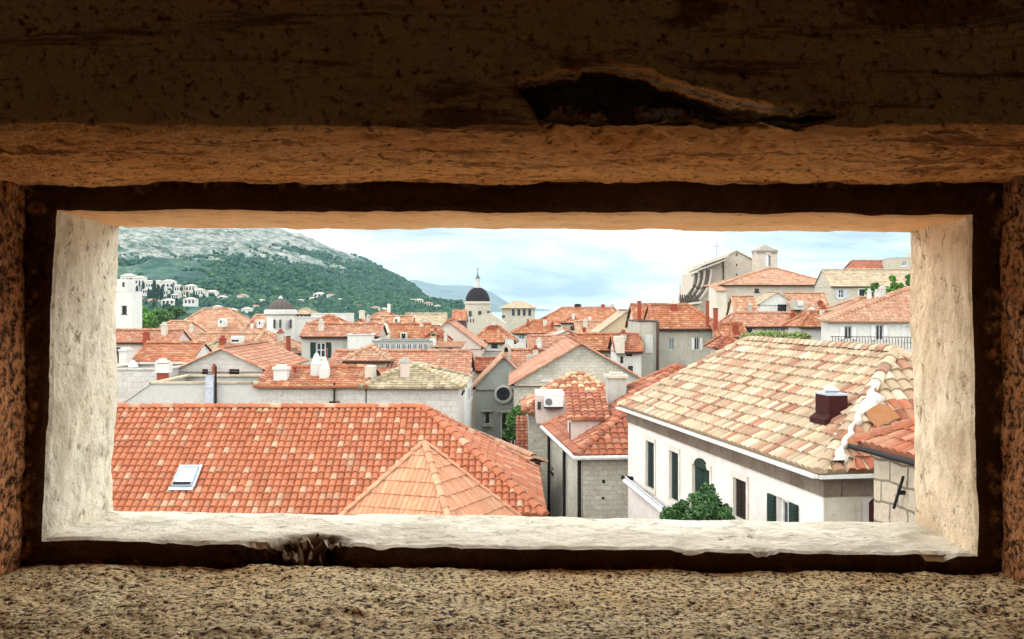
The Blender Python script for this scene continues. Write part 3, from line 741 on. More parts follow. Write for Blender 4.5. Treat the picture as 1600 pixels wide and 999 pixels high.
# ---- grey chapel with rose window
hC = px_house('grey chapel', 743, 832, 602, 557, 78, 'gabley', plaster('chapel_plaster', (.44, .45, .40), stain=(.25, .26, .22), amt=.6), T_PEACH, d=14, name='chapel', og=.25, cat='chapel')
hC.root['label'] = 'small grey chapel with a round rose window under its gable'
hC.win(0, 757, 643, 766, 663, 'dark', frame=M_SFRAME); hC.win(0, 782, 644, 800, 700, 'dark', frame=M_SFRAME)
hC.done()
Yc = 77.9; cx_, cz_, r_ = XP(786.5, Yc), ZP(616, Yc), 11.0/F*Yc
g = Acc(); V = []; Q = []
for k_ in range(28):
    a = 2*math.pi*k_/28
    for (rr, yy) in ((r_*1.32, Yc+.1), (r_*1.32, Yc-.12), (r_*1.0, Yc-.16), (r_*.94, Yc+.02)): V.append((cx_+rr*math.cos(a), yy, cz_+rr*math.sin(a)))
for k_ in range(28):
    for j in range(3): Q.append([k_*4+j, ((k_+1) % 28)*4+j, ((k_+1) % 28)*4+j+1, k_*4+j+1])
g.add(V, Q=Q); rw = g.build('rose_window', W_LGREY, hC.root, smooth=False)
g = Acc(); g.add([(cx_+r_*.97*math.cos(a), Yc+.015, cz_+r_*.97*math.sin(a)) for a in np.linspace(0, 2*math.pi, 29)[:-1]]+[(cx_, Yc+.015, cz_)], T=[[i, (i+1) % 28, 28] for i in range(28)]); g.build('pane', M_DARK, rw)
g = Acc()
for (xx, y0_, y1_, ww) in ((761.5, 641, 643, 9), (761.5, 664, 666, 8), (791, 641, 644, 14)): g.bx(XP(xx-ww, Yc), XP(xx+ww, Yc), Yc-.25, Yc+.1, ZP(y1_, Yc), ZP(y0_, Yc))
g.build('window_trim', W_GREY, hC.root)
# bellcote
Yb = 78.3; bc = Acc()
xl, xr = XP(784, Yb), XP(798, Yb); zb_, zt_ = ZP(562, Yb), ZP(545, Yb); dpt = .6
bc.bx(xl, xl+.17, Yb, Yb+dpt, zb_-.6, zt_); bc.bx(xr-.17, xr, Yb, Yb+dpt, zb_-.6, zt_); bc.bx(xl+.17, xr-.17, Yb+.001, Yb+dpt-.001, zb_-.6, ZP(555, Yb))
cxm = (xl+xr)/2; ro_ = (xr-xl)/2; arcs = np.linspace(0, math.pi, 11)
for a, b in zip(arcs[:-1], arcs[1:]):
    p = lambda r, t: (cxm+r*math.cos(t), Yb, zt_+r*math.sin(t))
    bc.prism([p(ro_-.17, a), p(ro_, a), p(ro_, b), p(ro_-.17, b)], (0, dpt, 0))
bc.bx(cxm-.05, cxm+.05, Yb+.25, Yb+.35, zt_+ro_, zt_+ro_+.55); bc.bx(cxm-.18, cxm+.18, Yb+.255, Yb+.345, zt_+ro_+.3, zt_+ro_+.38)
bo = bc.build('bellcote', W_STONE, hC.root); g = Acc(); g.lathe(cxm, Yb+.3, [(0, zt_+.1), (.1, zt_+.05), (.14, zt_-.15), (.2, zt_-.25), (0, zt_-.25)], 10); g.build('bell', M_BLACK, bo)

# ---- long wall behind the red ridge and the roofs on it
Yw = 50.
hw = px_house('smooth white flank wall with grey duct behind the left end of the red ridge', 236, 402, 600, 600, Yw, 'flat', W_LGREY, W_GREY, d=5.5, ledge=T_TAN)
hw.done(); g = Acc(); xa, xb = XP(178, Yw), XP(236, Yw); za, zb2 = ZP(640, Yw), ZP(600, Yw)
g.prism([(xa, Yw, -22), (xb-.002, Yw, -22), (xb-.002, Yw, zb2), (xa, Yw, za)], (0, 5.5, 0)); g.build('sloped_wall', W_LGREY, hw.root)
g = Acc(); sl2 = np.array((xb-xa, 0, zb2-za)); g.box((xa, Yw-.06, za+.002), sl2, (0, .5, 0), (0, 0, .07)); g.build('sloped_coping', W_CREAM, hw.root)
g = Acc(); x_ = XP(324, Yw); g.bx(x_, XP(336, Yw), Yw-.32, Yw-.03, -8, ZP(585, Yw)); dk_ = g.build('duct', M_STEEL if False else flat('duct_grey', (.36, .38, .43), .4, .3), hw.root)
g = Acc(); g.bx(x_-.02, XP(336, Yw)+.02, Yw-.34, Yw-.02, ZP(606.5, Yw), ZP(605, Yw)); g.bx(x_-.02, XP(336, Yw)+.02, Yw-.34, Yw-.02, ZP(587, Yw), ZP(585, Yw)); g.build('duct_band', M_GREY, dk_)
g = Acc(); g.tube([(XP(338, Yw), Yw-.1, ZP(572, Yw)), (XP(338, Yw), Yw-.1, -8)], .05, 6); g.build('downpipe', M_BROWN, hw.root)
h1 = px_house('white stone house with red roof and twin white cone chimneys behind the big ridge', 402, 571, 602, 575, Yw, 'gablex', W_STONE3, T_ORANGE, t=.5, d=5.5, og=.05, tw=.3)
h1.done()
h1.chim(485, 501, 552, 580, 51.3, 'cone', W_WHITE); h1.chim(499, 513, 558, 588, 50.9, 'cone', W_WHITE)
h1.chim(425, 450, 574, 589, 50.5, 'box', W_WHITE, depth=.7); h1.chim(455, 463, 571, 580, 51.6, 'pipe', M_BRICK)
g = Acc(); g.tube([(XP(523, Yw), Yw-.1, ZP(598, Yw)), (XP(523, Yw), Yw-.1, ZP(628, Yw))], .045, 6); g.bx(XP(515, Yw), XP(531, Yw), Yw-.2, Yw, ZP(629.5, Yw), ZP(627, Yw)); g.build('downpipe', M_BROWN, h1.root)
h2 = px_house('stone house with straw coloured old tiles and grey chimney at the street corner', 573, 716, 603, 570, Yw, 'hipx', W_STONE3, T_STRAW, t=.55, hi=2., hi2=2.2, og=.05, tw=.28, d=6.5)
for (x0_, y0_, x1_, y1_) in ((721, 596, 724, 612),): h2.win(1, x0_, y0_, x1_, y1_, 'dark')
h2.done()
h2.chim(624, 640, 563, 594, 51.0, 'box', W_PALEPINK, cap=W_GREY); h2.chim(620, 627, 577, 590, 52.2, 'box', W_CREAM)
h2.dormer(570, 583, 573, 600, 51., W_CREAM, wins=[(573, 595, 582, 599)], shape='flat', depth=1.2)
# street facade houses receding behind the corner
h3 = px_house('white street front house with dark shutters and ribbed orange roof, beyond the straw roof', 508, 729, 590, 550, 62, 'gablex', W_WHITE, T_PINK, t=.5, og=.1, tw=.26, seg=6, d=8.5)
h3.win(1, 731, 572, 734, 590, 'shut'); h3.win(1, 735.5, 570, 737.5, 588, 'shut'); h3.win(1, 731, 606, 734, 628, 'shut', shut=M_GREY); h3.win(1, 735.5, 604, 737.5, 622, 'shut', shut=M_GREY)
h3.done()
h4 = px_house('small pavilion roof house raised above the orange roofs', 545, 603, 560, 541, 63.5, 'hipx', W_CREAM, T_PEACH, t=.6, d=3.2, o=.35); h4.done()
h3.chim(508, 512, 544, 560, 64, 'pipe', M_BRICK)
# ---- gable house with two dark windows
h5 = px_house('white stone gable house with two dark attic windows, behind the white flank wall', 281, 411, 575, 545, 60, 'gabley', W_STONE3, T_PINK, d=11, og=.15, o=.4)
h5.win(0, 316, 577, 325, 585); h5.win(0, 358, 577, 374, 585)
h5.done(); h5.chim(331, 336, 572, 590, 59.5, 'box', M_BRICK, depth=.3)
h6 = px_house('lean-to with ribbed tan tiles below the two attic windows', 262, 400, 601, 590, 55.6, 'shedx', W_STONE3, T_TAN, t=.35, d=4., og=.05); h6.done()
h6.chim(243, 261, 564, 600, 55.7, 'box', M_BRICK, cap=W_WHITE)
g = Acc(); g.bx(XP(242, 55.6), XP(262, 55.6), 55.6, 56.4, ZP(583, 55.6), ZP(569, 55.6)); g.build('chimney_cap', W_WHITE, h6.root)
h7 = px_house('whitewashed stone yard building left of the tan lean-to', 150, 263, 578, 578, 58, 'flat', W_STONE3, W_CREAM, d=6); h7.done()
for x_ in (208, 252):
    g = Acc(); q = at(x_, 574, 60); g.lathe(q[0], q[1], [(.12, q[2]-.6), (.12, q[2]), (.28, q[2]+.02), (.24, q[2]+.14), (.06, q[2]+.38), (0, q[2]+.40)], 12); g.build('roof_vent', M_SILVER, h7.root)
# ---- red roof at left with white gable
h8 = px_house('smooth bright red roof house with white gable end, far left', 198, 290, 575, 537, 73, 'gablex', W_WHITE, T_ORANGE, t=.62, og=.05, d=8.5, amp=.02); h8.done()
h8.chim(184, 197, 546, 582, 72.5, 'box', W_WHITE, depth=1.4)
h9 = px_house('low pink roof with a red chimney, behind the bright red roof at far left', 150, 274, 533, 517, 92, 'gablex', W_PALEPINK, T_PINK, t=.4, og=.05); h9.done()
h9.chim(222, 232, 520, 541, 91.5, 'box', M_BRICK)
h10 = px_house('small red roofed annex right of the red brick chimney', 255, 305, 588, 571, 64, 'gablex', W_WHITE, T_ORANGE, t=.5); h10.done()
# ---- peach roofs in the left middle distance
r1 = px_house('large peach hip roof with a round white dormer, left of the white cupola', 238, 402, 533, 483, 135, 'hipx', W_CREAM, T_PEACH, t=.5, hi=4.2, hi2=5.5)
r1.done(); r1.dormer(340, 349, 498, 507, 134.5+1.5, W_WHITE, wins=[(344, 501, 346, 505)], shape='round')
r2 = px_house('peach roofed house with white dormer window, between the green trees and the brown chimney', 226, 302, 533, 503, 115, 'hipx', W_CREAM, T_PEACH, t=.5, hi=1.5)
r2.done(); r2.dormer(260, 273, 514, 527, 116, W_WHITE, wins=[(262, 520, 271, 524)], shape='flat')
r2.chim(285, 291, 524, 541, 100, 'roofed', M_BRICK, cap=T_RED)
r3 = px_house('peach roof with small round dormer touching the white cupola', 380, 424, 522, 493, 130, 'hipx', W_CREAM, T_PEACH, t=.5, hi=.5); r3.done()
r3.dormer(401, 410, 500, 509, 131, W_WHITE, wins=[(404.5, 503, 406.5, 507)], shape='round')
r4 = px_house('orange roofed white house with dark attic window, under the white cupola', 390, 470, 549, 519, 88, 'hipx', W_WHITE, T_PEACH, t=.5, hi2=3.5, hi=.5)
r4.win(0, 418, 557, 429, 563); r4.win(0, 463, 557, 467, 563); r4.done(); r4.chim(446, 453, 525, 546, 87.5, 'roofed', M_BRICK, cap=W_DARKBROWN)
r5 = px_house('straw tiled roof beside the gable with attic windows', 296, 372, 553, 533, 80, 'hipx', W_WHITE, T_TAN, t=.45, hi=2); r5.done()
r6 = px_house('long salmon roof with a white dormer above the straw tiled roof', 296, 400, 545, 522, 100, 'gablex', W_CREAM, T_PEACH, t=.45); r6.done()
r6.dormer(361, 374, 526, 536, 99.5, W_WHITE, wins=[(362, 531, 373, 534)], shape='flat')
# ---- white church cupola
Yq = 112.; cx_ = XP(438.5, Yq); rad = 23/F*Yq
ro = empty('church_cupola', (cx_, Yq, -20), 'white drum with slit windows under a dark ribbed cap, left of centre', 'cupola')
g = Acc(); g.lathe(cx_, Yq, [(rad*.93, -20), (rad*.93, ZP(493, Yq)), (rad*1.12, ZP(491, Yq)), (rad*1.12, ZP(485, Yq)), (rad*1.0, ZP(484, Yq)), (0, ZP(484, Yq))], 8, math.pi/8); g.build('drum', W_WHITE, ro)
for (xx, wv) in ((427, 2.4), (436, 2.2), (451.5, 1.6)):
    yv = Yq-rad*.93 if xx < 446 else Yq-rad*.62
    g = Acc(); g.bx(XP(xx-wv/2, Yq-2), XP(xx+wv/2, Yq-2), yv-.14+ (0 if xx < 446 else -.25), yv+.3, ZP(513, yv), ZP(499.5, yv)); g.build('slit_window', M_DARK, ro)
g = Acc(); nrib = 16; V = []; Q = []; prof = [(1.02, 484), (1.0, 481.5), (.94, 478), (.80, 474), (.55, 470.5), (.22, 468.5), (.05, 468)]
for (rr, yy) in prof:
    for k_ in range(nrib*2): a = 2*math.pi*k_/(nrib*2); q_ = rr*rad*.86*(1 if k_ % 2 else .90); V.append((cx_+q_*math.cos(a), Yq+q_*math.sin(a), ZP(yy, Yq)))
m_ = nrib*2
for i in range(len(prof)-1):
    for k_ in range(m_): Q.append([i*m_+k_, i*m_+(k_+1) % m_, (i+1)*m_+(k_+1) % m_, (i+1)*m_+k_])
g.add(V, Q=Q); g.build('cap', flat('cap_greybrown', (.075, .062, .058), .8, 0, .1), ro)
g = Acc(); g.lathe(cx_-1.0*0, Yq, [(.12, ZP(468.6, Yq)), (.3, ZP(466.5, Yq)), (.14, ZP(464.5, Yq)), (0, ZP(461.5, Yq))], 10); g.build('finial', W_WHITE, ro)
# ---- grey wall and white blocks
w1 = px_house('long bare grey stone building with pink roof, right of the white cupola', 471, 592, 524, 507, 84, 'gablex', W_GREY, T_PINK, t=.35, og=.05); w1.done()
w1b = px_house('white roof terrace house above the grey stone building', 543, 582, 524, 514, 82.5, 'flat', W_WHITE, W_WHITE, d=3.); w1b.win(0, 551, 519, 556, 522); w1b.done()
w2 = px_house('yellow walled belvedere with small orange hip roof', 491, 533, 504, 499, 108, 'hipx', plaster('yellow_plaster', (.68, .55, .34)), T_ORANGE, t=.55); w2.done()
w3 = px_house('white flat topped block to the right of the cupola', 486, 540, 491, 491, 150, 'flat', W_WHITE, W_WHITE, d=8); w3.done()
w4 = px_house('low white flat block touching the cupola', 455, 490, 497, 497, 140, 'flat', W_LGREY, W_WHITE, d=8); w4.win(0, 487, 503, 489, 506); w4.done()
w5 = px_house('pale arcaded block with grey roof behind the cupola', 460, 488, 490, 482, 170, 'hipx', W_CREAM, W_GREY if False else T_TAN, t=.4)
for x_ in (464, 470, 476, 482): w5.win(0, x_, 491, x_+2.5, 495)
w5.done()
# ---- roofs left of the dome
a1 = px_house('broad orange roof crowned by a white chimney, centre left skyline', 556, 634, 506, 486, 150, 'hipx', W_CREAM, T_PEACH, t=.45, hi=5); a1.done()
a1.chim(604.5, 610, 476, 488, 153, 'box', W_WHITE); a1.chim(560, 570, 486, 493, 165, 'box', W_CREAM)
a2 = px_house('straw grey roof with round white dormer, skyline left of the dome', 632, 695, 507, 491, 145, 'gablex', W_CREAM, T_TAN, t=.45); a2.done()
a2.dormer(659, 669, 497, 506, 146, W_WHITE, shape='gable')
a3 = px_house('orange roof with arched white dormer below the skyline chimney', 590, 640, 519, 495, 122, 'gablex', W_CREAM, T_PEACH, t=.5); a3.done()
a3.dormer(615, 624.5, 495, 505, 124, W_WHITE, wins=[(617.5, 499, 620.5, 505)], shape='round')
a4 = px_house('peach hip roof above the white roof terrace', 540, 604, 521, 499, 115, 'hipx', W_CREAM, T_PEACH, t=.5, hi=4.5, hi2=.8); a4.done()
a5 = px_house('bright orange roof with square dark dormer, above the glazed veranda', 604, 668, 531, 507, 95, 'gablex', W_CREAM, T_ORANGE, t=.5); a5.done()
a5.dormer(625, 636, 520, 530, 95., W_CREAM, wins=[(627.5, 521.5, 633.5, 529)], shape='flat')
a5.chim(595, 609, 505, 530, 94, 'cone', W_CREAM); a5.chim(655, 662, 508, 520, 97, 'box', W_CREAM)
a5.chim(583, 587, 523, 532, 90, 'roofed', M_BRICK, cap=W_DARKBROWN)
vr = px_house('long glazed veranda with grey green roof in the centre left', 582, 674, 534, 534, 76, 'flat', W_GREY, flat('veranda_roof', (.22, .24, .21)), d=4., ledge=flat('veranda_edge', (.16, .18, .16)))
for i in range(10): vr.win(0, 584.5+i*8.6, 537, 591.5+i*8.6, 549, 'glass', depth=.08)
vr.done()
vw = px_house('white house with one black window at the right end of the veranda', 674, 722, 541, 535, 75, 'shedx', W_WHITE, T_PEACH, t=.2, d=4.5); vw.win(0, 698, 544, 707, 549); vw.win(0, 679, 543, 684, 549); vw.done()
vw.chim(676, 681, 533, 542, 75, 'box', W_WHITE)
pg = px_house('large blank pale pink gable left of the dome', 648, 752, 541, 502, 92, 'gabley', plaster('pale_gable', (.76, .63, .54), amt=.1), T_PINK, d=9, og=.1); pg.win(0, 722, 532, 727, 535); pg.done()
pr_ = px_house('small red roof with yellow dormer against the pale pink gable', 662, 696, 531, 512, 86, 'hipx', W_CREAM, T_RED, t=.6, hi=1.6); pr_.done()
pr_.dormer(672, 682, 519, 527, 86, plaster('yellow_plaster2', (.66, .52, .3)), wins=[(674, 522, 680, 525)]); pr_.chim(693, 699, 516, 532, 85.5, 'box', W_CREAM)
rd = px_house('bright red roof tucked against the left side of the cathedral', 706, 728, 500, 484, 290, 'gablex', W_DARKBROWN, T_ORANGE, t=.7, d=9); rd.done()
# ---- cathedral with dome
Yd = 330.; cx_ = XP(746.5, Yd); s_ = Yd/F
ro = empty('cathedral', (cx_, Yd, -20), 'stone cathedral with dark dome, lantern and spire on the skyline', 'cathedral')
g = Acc(); g.lathe(cx_, Yd, [(20*s_, -12), (20*s_, ZP(478, Yd)), (20*s_, ZP(475.5, Yd)), (21.5*s_, ZP(475, Yd)), (21.5*s_, ZP(473.5, Yd)), (19.5*s_, ZP(472.5, Yd)), (19.5*s_, ZP(471, Yd)), (0, ZP(471, Yd))], 16); dr = g.build('drum', W_STONE, ro)
g = Acc()
for k_ in range(16):
    if k_ % 2: continue
    a = 2*math.pi*(k_+.5)/16; e = np.array((-math.sin(a), math.cos(a), 0)); n_ = np.array((math.cos(a), math.sin(a), 0)); c_ = np.array((cx_, Yd, 0))+n_*(19.75*s_)
    g = Acc(); g.box(c_-e*.45+zz*ZP(498, Yd), e*.9, n_*.25, zz*(12*s_)); g.build('drum_window', M_DARK, dr)
g = Acc(); dome = [(18.2*math.cos(t)*s_, ZP(471, Yd)+21.5*math.sin(t)*s_) for t in np.linspace(0, math.pi/2*.86, 12)]
g.lathe(cx_, Yd, dome+[(0, dome[-1][1])], 32); do_ = g.build('dome', M_LEAD, ro, smooth=True)
g = Acc()
for k_ in range(16):
    a = 2*math.pi*k_/16; g.tube([(cx_+r*1.01*math.cos(a), Yd+r*1.01*math.sin(a), z) for r, z in dome], .10, 4, False)
g.build('dome_rib', M_LEAD, do_)
g = Acc(); g.lathe(cx_, Yd, [(4.6*s_, ZP(450, Yd)), (4.6*s_, ZP(448, Yd)), (3.6*s_, ZP(447.5, Yd)), (3.5*s_, ZP(438, Yd)), (4.6*s_, ZP(437.5, Yd)), (4.6*s_, ZP(436, Yd)), (0, ZP(436, Yd))], 12); g.build('lantern', W_LGREY, ro)
g = Acc(); g.lathe(cx_, Yd, [(4.4*s_, ZP(436, Yd)), (2.8*s_, ZP(433.5, Yd)), (1.2*s_, ZP(430, Yd)), (.7*s_, ZP(426.5, Yd)), (0, ZP(423, Yd))], 12); sp_ = g.build('spire', M_COPPER, ro)
g = Acc(); g.bx(cx_-.06, cx_+.06, Yd-.06, Yd+.06, ZP(425, Yd), ZP(418, Yd)); g.bx(cx_-.35, cx_+.35, Yd-.055, Yd+.055, ZP(421.5, Yd), ZP(420.7, Yd)); g.build('cross', M_BLACK, sp_)
g = Acc(); x0_, x1_ = XP(727, 318), XP(790, 318); g.prism([(x0_, 318, -20), (x1_, 318, -20), (x1_, 318, ZP(506, 318)), (XP(766, 318), 318, ZP(489, 318)), (XP(727, 318), 318, ZP(497, 318))], (0, 26, 0)); g.build('nave', W_STONE, ro)
g = Acc()
for x_ in (729.5, 734.5, 739): g = Acc(); g.bx(XP(x_, 318), XP(x_+1.6, 318), 317.9, 318.1, ZP(504, 318), ZP(498, 318)); g.build('nave_window', M_DARK, ro)
pt = px_house('square stone palace with arched windows and tan hip roof, right of the cathedral', 784, 836, 480, 470.5, 360, 'hipx', W_STONE, T_TAN, t=.45, hi=4, o=1.2, d=14, zb=-20)
for x_ in (800, 808.5, 817, 825.5): pt.win(0, x_, 483.5, x_+4.2, 493, depth=.3)
pt.win(0, 784.5, 493, 789, 496); pt.done()
# ---- roofs under the dome
n1 = px_house('white walled house with bright orange roof and two arched gables, below the dome', 741, 802, 532, 510, 112, 'hipx', W_WHITE, T_ORANGE, t=.55, hi=1.6, o=.4)
n1.win(0, 757, 540, 760, 552, 'glass'); n1.win(0, 768, 537, 777, 543); n1.done()
n1.dormer(741, 756, 528, 556, 111.3, W_WHITE, shape='gable', depth=3, top=.2); n1.dormer(789, 803, 528, 556, 111.3, W_WHITE, shape='gable', depth=3, top=.2)
n2 = px_house('white house with dark windows and orange roof, right of the arched gables', 804, 872, 519, 500, 125, 'hipx', W_WHITE, T_ORANGE, t=.5, hi=2.5)
n2.win(0, 810, 523, 820, 531, 'glass'); n2.win(0, 826, 523, 836, 531, 'open', shut=W_WHITE); n2.done(); n2.chim(823, 827, 499, 506, 126, 'roofed', M_BRICK, cap=W_DARKBROWN)
n3 = px_house('small gable with white gutter edge above the pink roofs', 838, 936, 533, 516, 98, 'gabley', W_CREAM, T_PEACH, d=6, og=.1); n3.done()
g = Acc(); A = n3.c[0]*np.array((1, 1, 0))+zz*n3.ze; M_ = (n3.c[0]+n3.c[1])/2*np.array((1, 1, 0))+zz*n3.ridgez(); g.box(A-np.array((.3, .35, .15)), M_-A, (0, .25, 0), zz*.18); g.build('gutter', M_GUTTER, n3.root)
n4 = px_house('ribbed pink roof with pale chimney wall, left of the stone gable', 798, 872, 572, 548, 80, 'gablex', W_PALEPINK, T_PINK, t=.5); n4.done(); n4.chim(822, 834, 556, 566, 80, 'box', W_CREAM)
n5 = px_house('pink roof with a little white dormer behind the stone gable', 828, 905, 554, 526, 92, 'gablex', W_CREAM, T_PINK, t=.5, d=9); n5.done(); n5.dormer(866, 884, 540, 551, 91, W_WHITE, shape='box', depth=2)
n6 = px_house('cream low house with street facing wall below the arched gables', 738, 812, 553, 553, 96, 'flat', W_CREAM, W_CREAM, d=6, ledge=W_GREY); n6.done()
n7 = px_house('red roof between the chapel and the white street front', 744, 776, 577, 561, 90, 'gablex', W_CREAM, T_RED, t=.5); n7.done()
# ---- long orange roof on the centre right skyline
l1 = px_house('long bright orange roof on the skyline right of the palace', 838, 980, 507, 481, 170, 'hipx', W_CREAM, T_ORANGE, t=.42, hi=4.4, hi2=1.6, tl=.4)
l1.done(); l1.chim(897, 909, 476, 483, 176, 'box', M_BLACK); l1.chim(939, 946, 476.5, 483, 176, 'box', M_BRICK); l1.chim(954, 960, 476.5, 483, 176, 'box', W_GREY)
l2 = px_house('mossy grey house with brown edged roof under the long orange roof', 878, 914, 503, 496, 130, 'hipx', W_GREY, T_ORANGE, t=.4, hi=1.5); l2.done()
l3 = px_house('orange roof with small white chimneys, centre right', 902, 968, 524, 503, 118, 'gablex', W_CREAM, T_PEACH, t=.45); l3.done(); l3.chim(919, 925, 497, 503, 121, 'box', W_WHITE); l3.chim(941, 950, 503, 517, 118, 'box', W_PALEPINK); l3.chim(910, 916, 513, 520, 117, 'box', M_BRICK)
l4 = px_house('yellowish gable house left of the dark edged tower wall', 930, 1030, 523, 486, 108, 'gabley', plaster('ochre_plaster', (.66, .50, .32), amt=.4), T_TAN, d=8); l4.win(0, 960, 505, 964, 509); l4.done()
l5 = px_house('orange roofed house with small skylight, above the stone gable', 905, 962, 545, 523, 90, 'gablex', W_PALEPINK, T_ORANGE, t=.5); l5.done()
g = Acc(); q = at(923, 538, 91); g.box(q, (.35, 0, 0), (0, .3, .15), (0, 0, .12)); g.build('skylight', M_WFRAME, l5.root)
l6 = px_house('white house with black windows beside the grey tower wall', 963, 1002, 546, 524, 80, 'gablex', W_WHITE, T_RED, t=.5, d=4.5, o=.4)
l6.win(0, 978, 548, 988, 557); l6.win(0, 969, 557, 974, 568); l6.win(0, 981, 572, 989, 582); l6.done(); l6.dormer(962, 976, 526, 546, 79.5, W_CREAM, shape='flat', depth=2)
# ---- tall grey beige house
q1 = px_house('tall grey beige house with orange hip roof and white shuttered windows', 1027, 1124, 511, 477, 84, 'hipx', plaster('q_plaster', (.60, .56, .46), stain=(.33, .31, .24), amt=.6), T_ORANGE, t=.55, hi2=2., hi=-.2, zb=-20)
q1.win(0, 1045, 529, 1053, 547, 'glass'); q1.win(0, 1085, 528, 1093, 547, 'open', shut=M_SHUTW); q1.done()
q1.chim(1103.5, 1109, 470, 500, 82, 'roofed', M_BRICK, cap=W_DARKBROWN); q1.chim(1115, 1123, 481, 506, 80.5, 'roofed', M_BRICK, cap=W_DARKBROWN)
q2 = px_house('narrow stained tower wall with bricked up window, left part of the tall grey beige house', 999, 1027, 503, 503, 82, 'flat', plaster('q_plaster2', (.56, .52, .42), stain=(.25, .24, .17), amt=.7), W_GREY, d=8, ledge=W_DARKBROWN); q2.done()
g = Acc(); g.bx(XP(1008, 82), XP(1020, 82), 81.94, 82.05, ZP(552, 82), ZP(523, 82)); g.build('blocked_window', W_LGREY, q2.root)
g = Acc(); g.tube([(XP(1027, 82), 81.8, ZP(503, 82)), (XP(1027, 82), 81.8, -20)], .12, 6); g.build('downpipe', W_DARKBROWN, q2.root)
q2.chim(996, 1003, 470, 496, 83, 'roofed', M_BRICK, cap=W_DARKBROWN)
q3 = px_house('orange roof with brown ridge behind the tall grey beige house', 996, 1062, 512, 477, 92, 'gablex', W_CREAM, T_ORANGE, t=.5, d=8); q3.done()
# ---- right middle distance
y1 = px_house('little red roof house between the grey beige house and the green terrace', 1123, 1162, 541, 521, 74, 'hipx', W_CREAM, T_RED, t=.55, hi2=1.3); y1.win(0, 1130, 547, 1145, 553); y1.done()
y2 = px_house('orange roof climbing behind the little red roof', 1120, 1165, 524, 507, 82, 'gablex', W_WHITE, T_ORANGE, t=.5); y2.done()
v1 = px_house('long pink roof above a band of dark veranda windows', 1137, 1262, 508, 490, 98, 'hipx', W_CREAM, T_PINK, t=.5, hi=1)
for i in range(4): v1.win(0, 1191+i*9.6, 511, 1198.5+i*9.6, 520, 'glass')
v1.win(0, 1166, 511, 1175, 521); v1.done()
v2 = px_house('white gable with broken dark gap under the brown church roof', 1187, 1242, 474, 457, 128, 'gabley', W_WHITE, T_TAN, d=5); v2.win(0, 1215, 476, 1229, 487); v2.done()
v3 = px_house('steep orange roof left of the broken white gable', 1151, 1184, 493, 464, 122, 'gablex', W_CREAM, T_PEACH, t=.9, d=5); v3.done()
v4 = px_house('orange roof with white dormer right of the broken white gable', 1238, 1298, 489, 459, 126, 'gablex', W_GREY, T_PEACH, t=.7, d=6); v4.done()
v4.dormer(1241, 1258, 470, 480, 125, W_GREY, wins=[], shape='flat'); g = Acc(); g.bx(XP(1246, 125), XP(1254, 125), 124.8, 125.1, ZP(478, 125), ZP(470, 125)); g.build('white_panel', W_WHITE, v4.root)
v4.win(0, 1284, 476, 1293, 484)
v5 = px_house('low orange roofed shed with white wall left of the white house with balcony', 1252, 1300, 508, 488, 84, 'hipx', W_LGREY, T_ORANGE, t=.5, hi=2.5, hi2=.1); v5.done(); v5.chim(1265, 1274, 482, 500, 90, 'box', W_WHITE)
wv = px_house('white house with two narrow shuttered windows and orange roof, right edge', 1297, 1640, 500, 446, 66, 'hipx', W_WHITE, T_PEACH, d=16, yaw=-14, hi=8, o=.35)
wv.win(0, 1319, 510, 1331, 531, 'open', shut=M_SHUTW); wv.win(0, 1368, 508, 1380, 532, 'open', shut=M_SHUTW); wv.win(0, 1414, 510, 1424, 532, 'shut', shut=M_SHUTW)
wv.auto = False; wv.done(); g = Acc(); Yr = 65.3
q0 = wv.P*np.array((1, 1, 0))-wv.b*.7; zr0, zr1 = ZP(545, 65.), ZP(527, 65.)
for i in range(34): g.box(q0+wv.u*(.1+i*.17)+zz*zr0, wv.u*.03, wv.b*.03, zz*(zr1-zr0))
g.box(q0+zz*zr1, wv.u*6.0, wv.b*.04, zz*.04); g.build('railing', M_BROWN, wv.root)
wv.chim(1376, 1385, 449, 470, 71, 'box', W_LGREY)
wr = px_house('small orange roof crest rising above the white house with narrow windows', 1318, 1400, 484, 466, 92, 'hipx', W_CREAM, T_PEACH, t=.4, hi=3, hi2=.2); wr.done()
# ---- blocks at upper right
ub = px_house('beige stone block with tan sloping roof, upper right', 1298, 1460, 446, 422, 150, 'gablex', W_STONE, T_TAN, t=.6, og=.05, zb=-14, d=8); ub.done()
u2 = px_house('red roof above the beige stone block, upper right skyline', 1334, 1402, 421, 408, 185, 'hipx', W_GREY, T_RED, t=.6, hi=.5, zb=-10); u2.done()
u3 = px_house('small stone turret block at the right end of the skyline', 1398, 1440, 403, 403, 180, 'flat', W_STONE, W_CREAM, d=6, zb=-10); u3.win(0, 1409, 408, 1417, 416, 'glass'); u3.done()
u3.chim(1417, 1423, 396, 405, 181, 'box', W_CREAM)
# ---- big church at right
Yj = 200.
ro = empty('hill_church', (XP(1130, Yj), Yj, -12), 'large pale stone church with stepped gable, volute buttresses and cross, upper right', 'church')
J = lambda px, py, dy=0: np.array((XP(px, Yj), Yj+dy, ZP(py, Yj)))
WJ = stone('church_stone', (.80, .68, .56), (.74, .61, .49), (.62, .52, .42), .9, .45, .02, .4)
g = Acc(); g.prism([J(1092, 560), J(1204, 560), J(1204, 420), J(1186, 412), J(1151, 393), J(1130, 402), J(1102, 414), J(1094, 425)], (0, 22, 0)); g.build('nave', WJ, ro)
g = Acc(); g.prism([J(1060, 560, -1.5), J(1091.8, 560, -1.5), J(1093, 478, -1.5), J(1094, 426, -1.5), J(1084, 428, -1.5), J(1084, 442, -1.5), J(1081, 454, -1.5), J(1074, 465, -1.5), J(1062, 474, -1.5)], (0, 4, 0)); g.build('facade_flank', WJ, ro)
